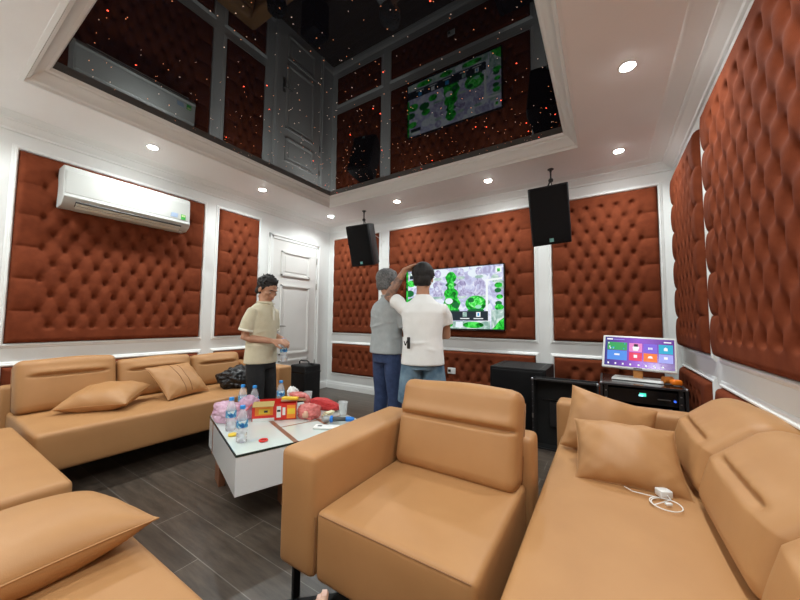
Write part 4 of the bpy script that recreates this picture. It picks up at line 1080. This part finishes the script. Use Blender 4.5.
    for s in ('L', 'R'):
        hp, kn_, an = J['hip'+s], J['kn'+s], J['an'+s]
        if cloth['legs'] == 'long':
            mb.tube([hp+V(0,0,.03), hp*.5+kn_*.5, kn_, kn_*.5+an*.5, an+V(0,0,-.02), an+V(0,.01,-.045)], [.083, .080, .068, .061, .059, .062], 16)
        else:
            q = kn_*.92+hp*.08+V(0,0,-.0)
            mb.tube([hp+V(0,0,.03), hp*.5+kn_*.5, q], [.086, .094, .092], 18)
    tr = mb.build('shorts' if cloth['legs'] != 'long' else 'trousers', M[cloth['bottom']], P_, smooth=True); remesh(tr, .007, 3)
    for s in ('L', 'R'):
        an = J['an'+s]; mb = MB()
        mb.tube([V(an.x, an.y-.07, .03), V(an.x, an.y-.02, .04), V(an.x, an.y+.06, .038), V(an.x, an.y+.15, .026), V(an.x, an.y+.185, .02)], [(.026,.026), (.040,.036), (.043,.034), (.044,.024), (.022,.014)], 14, side=(1,0,0))
        mb.box((an.x, an.y+.055, .006), (.085,.25,.012)); sh = mb.build('shoe', M['sole'], P_, smooth=True); remesh(sh, .006, 2)
    hair_cap(M[hairm], hm, P_, vol=hairvol, seed=int(hairvol*1000))
    return P_, body, shirt
def legs(sep=.078, hz=.84, ky=.02, splay=0):
    return dict(hipL=V(-sep,0,hz-.02), hipR=V(sep,0,hz-.02), knL=V(-sep-.02-splay,.03,.46), knR=V(sep+.02+splay,.03,.46), anL=V(-sep-.03-splay*1.6,ky-.02,.075), anR=V(sep+.03+splay*1.6,ky-.02,.075))

# man in the beige polo, facing right, head bowed, bottle in hand
J = dict(pelvis=V(0,0,.80), chest=V(0,.0,1.14), neck=V(0,.03,1.315), shL=V(-.150,.02,1.23), shR=V(.150,.0,1.23),
         elR=V(.170,-.05,.985), wrR=V(.085,.165,.955), elL=V(-.19,-.02,.99), wrL=V(-.06,.19,.955),
         hdR=(V(-.45,.85,-.05), V(-.5,-.1,-.9), .75, -1), hdL=(V(.6,.7,-.05), V(.5,-.3,-.8), .7, 1), hm=head_map((.0,.045,1.43), -14, -24), **legs(hz=.80))
pA, bA, shA = person('man in a beige polo shirt and black trousers looking down at a bottle', (1.36,-2.215,0), -70, J, dict(shirt='polo', hem=.75, collar=1, cuffs=1, sleeve=.72, legs='long', bottom='trousers_black', folds=3, w=.96, d=1.0), 'hair', .98)
hm = J['hm']
for s in (-1, 1):
    mb = MB(); mb.ell(hm(V(s*.032,.0815,-.006)), (.010,.006,.0035), n=12, m=8); mb.build('eye', M['eye'], bA, smooth=True)
    mb = MB(); mb.ell(hm(V(s*.032,.0865,-.006)), (.0045,.002,.0035), n=10, m=6); mb.build('iris', M['hair'], bA, smooth=True)
    mb = MB(); mb.tube([hm(V(s*.014,.094,.017)), hm(V(s*.034,.091,.022)), hm(V(s*.052,.078,.016))], [.0022,.0032,.002], 8); mb.build('eyebrow', M['hair'], bA, smooth=True)
mb = MB(); mb.tube([hm(V(-.022,.091,-.063)), hm(V(0,.098,-.062)), hm(V(.022,.091,-.063))], [.002,.0045,.002], 8); mb.build('lips', M['lip'], bA, smooth=True)
mb = MB(); mb.box((.0,.118,1.2), (.022,.010,.12)); mb.build('placket', M['stitch'], shA)
bottle('water bottle held in the hand of the man in the beige polo', (1.56,-2.115,.765), rot=RX(4), group=None, fill=.06)

# grey-haired man with crossed arms, seen from behind
J = dict(pelvis=V(0,0,.87), chest=V(0,.0,1.20), neck=V(0,.03,1.38), shL=V(-.168,.02,1.285), shR=V(.168,.0,1.285),
         elR=V(.225,.06,1.06), wrR=V(.02,.20,1.06), elL=V(-.225,.06,1.05), wrL=V(.06,.165,1.02),
         hdR=(V(-1,.05,.1), V(0,-1,0), .25, 1), hdL=(V(1,-.05,-.12), V(0,-1,0), .35, -1), hm=head_map((-.035,.045,1.505), -4, -6), **legs(hz=.86))
pB, bB, _ = person('grey-haired man in a grey polo and navy trousers, arms folded, seen from behind', (2.35,-1.61,0), -16, J, dict(shirt='grey_polo', hem=.85, collar=1, cuffs=2, sleeve=.80, legs='long', bottom='navy', folds=5, w=1.02, d=1.05), 'hair_grey', 1.10)

# man in the white tee, arm raised to the head
J = dict(pelvis=V(0,0,.86), chest=V(0,.0,1.19), neck=V(0,.02,1.365), shL=V(-.165,.01,1.275), shR=V(.172,.0,1.262),
         elL=V(-.305,.12,1.35), wrL=V(-.150,.02,1.575), elR=V(.195,.10,1.02), wrR=V(.06,.28,1.05),
         hdL=(V(.80,.05,.36), V(.3,-.1,-1), .28, 1), hdR=(V(-.6,.5,.2), V(-.3,-.8,0), .6, 1), hm=head_map((0.0,.055,1.50), -6, -10), **legs(hz=.85, splay=.02))
pC, bC, shC = person('man in a white t-shirt and denim shorts, one tattooed arm raised to his head', (2.80,-1.74,0), 26, J, dict(shirt='tee', hem=.795, sleeve=.55, legs='short', bottom='denim', folds=8, w=1.0), 'hair', 1.12)
mb = MB(); e0, w0 = J['elL'], J['wrL']
mb.tube([J['shL']*.28+e0*.72, e0*1.0, e0*.75+w0*.25, e0*.3+w0*.7], [.0405,.0385,.0400,.0315], 14); mb.build('tattooed_forearm', M['tattoo'], bC, smooth=True)
# clip hanging on the white tee
mb = MB(); mb.soft((.012,.008,.045), .005, 1, c=(-.105,-.128,.975)); mb.tube([(-.105,-.13,1.02), (-.13,-.13,.955)], .004, 6); mb.tube([(-.13,-.13,.955),(-.14,-.13,.99)], .004, 6)
o = mb.build('belt_clip', M['black_plastic'], smooth=True); o.location = (2.80,-1.74,0); o.rotation_euler.z = math.radians(26)
tag(o, 'small black clip hanging on the back of the white t-shirt', 'clip')

# photographer's bare foot at the bottom edge
ft = thing('person', 'bare toes and lower leg of a person at the bottom edge of the photo', 'person', (3.307,-3.402,0))
mb = MB(); D_ = V(-.40,.58,.62).normalized(); sid = V(.83,.56,0).normalized(); N_ = sid.cross(D_).normalized()
hl = V(0,0,.046)
mb.tube([hl, hl+D_*.05+N_*.012, hl+D_*.12+N_*.008, hl+D_*.18-N_*.002, hl+D_*.215-N_*.006], [(.030,.030), (.033,.040), (.038,.034), (.045,.022), (.043,.015)], 14, side=sid)
tips = []
for i, (ln, r) in enumerate(((.058, .0140), (.056, .0100), (.048, .0092), (.040, .0088), (.032, .0085))):
    base = hl + D_*(.208-.008*i) + sid*(.031-.0185*i*.95) - N_*.006
    mb.tube([base, base+D_*ln*.5+N_*.004, base+D_*ln*.85, base+D_*ln], [r, r*.95, r, r*.7], 10)
    tips.append((base+D_*ln*.84+N_*(r*.97), r))
kne = V(.36,-.42,.50)
mb.tube([hl+D_*.02+N_*.01, hl+V(.02,-.02,.08), hl*.55+kne*.45+V(0,0,.03), kne*.85+hl*.15, kne], [.034,.034,.048,.054,.055], 14)
b_ = mb.build('body', M['skin_light'], ft, smooth=True); remesh(b_, .004, 2)
for p_, r in tips:
    MB().soft((r*.62, r*.62, .0014), .0013, 1, c=p_, rot=basis(sid, D_)).build('toenail', M['nail'], b_, smooth=True)
mb = MB(); mb.tube([kne*.90+hl*.10, kne, V(.60,-.80,.53)], [.068,.074,.090], 16); mb.build('trouser_leg', M['trousers_black'], ft, smooth=True)
mt_ = MB(); mt_.bx(-.14, .14, -.10, .10, 0, .006)  # thin flat black slab on the floor below the armchair front
tag(mt_.build('floor_dark', M['black_wood'], loc=(3.08,-3.14,.001), rotz=.75), 'small flat black slab on the floor under the front of the armchair, behind the bare toes', 'mat')
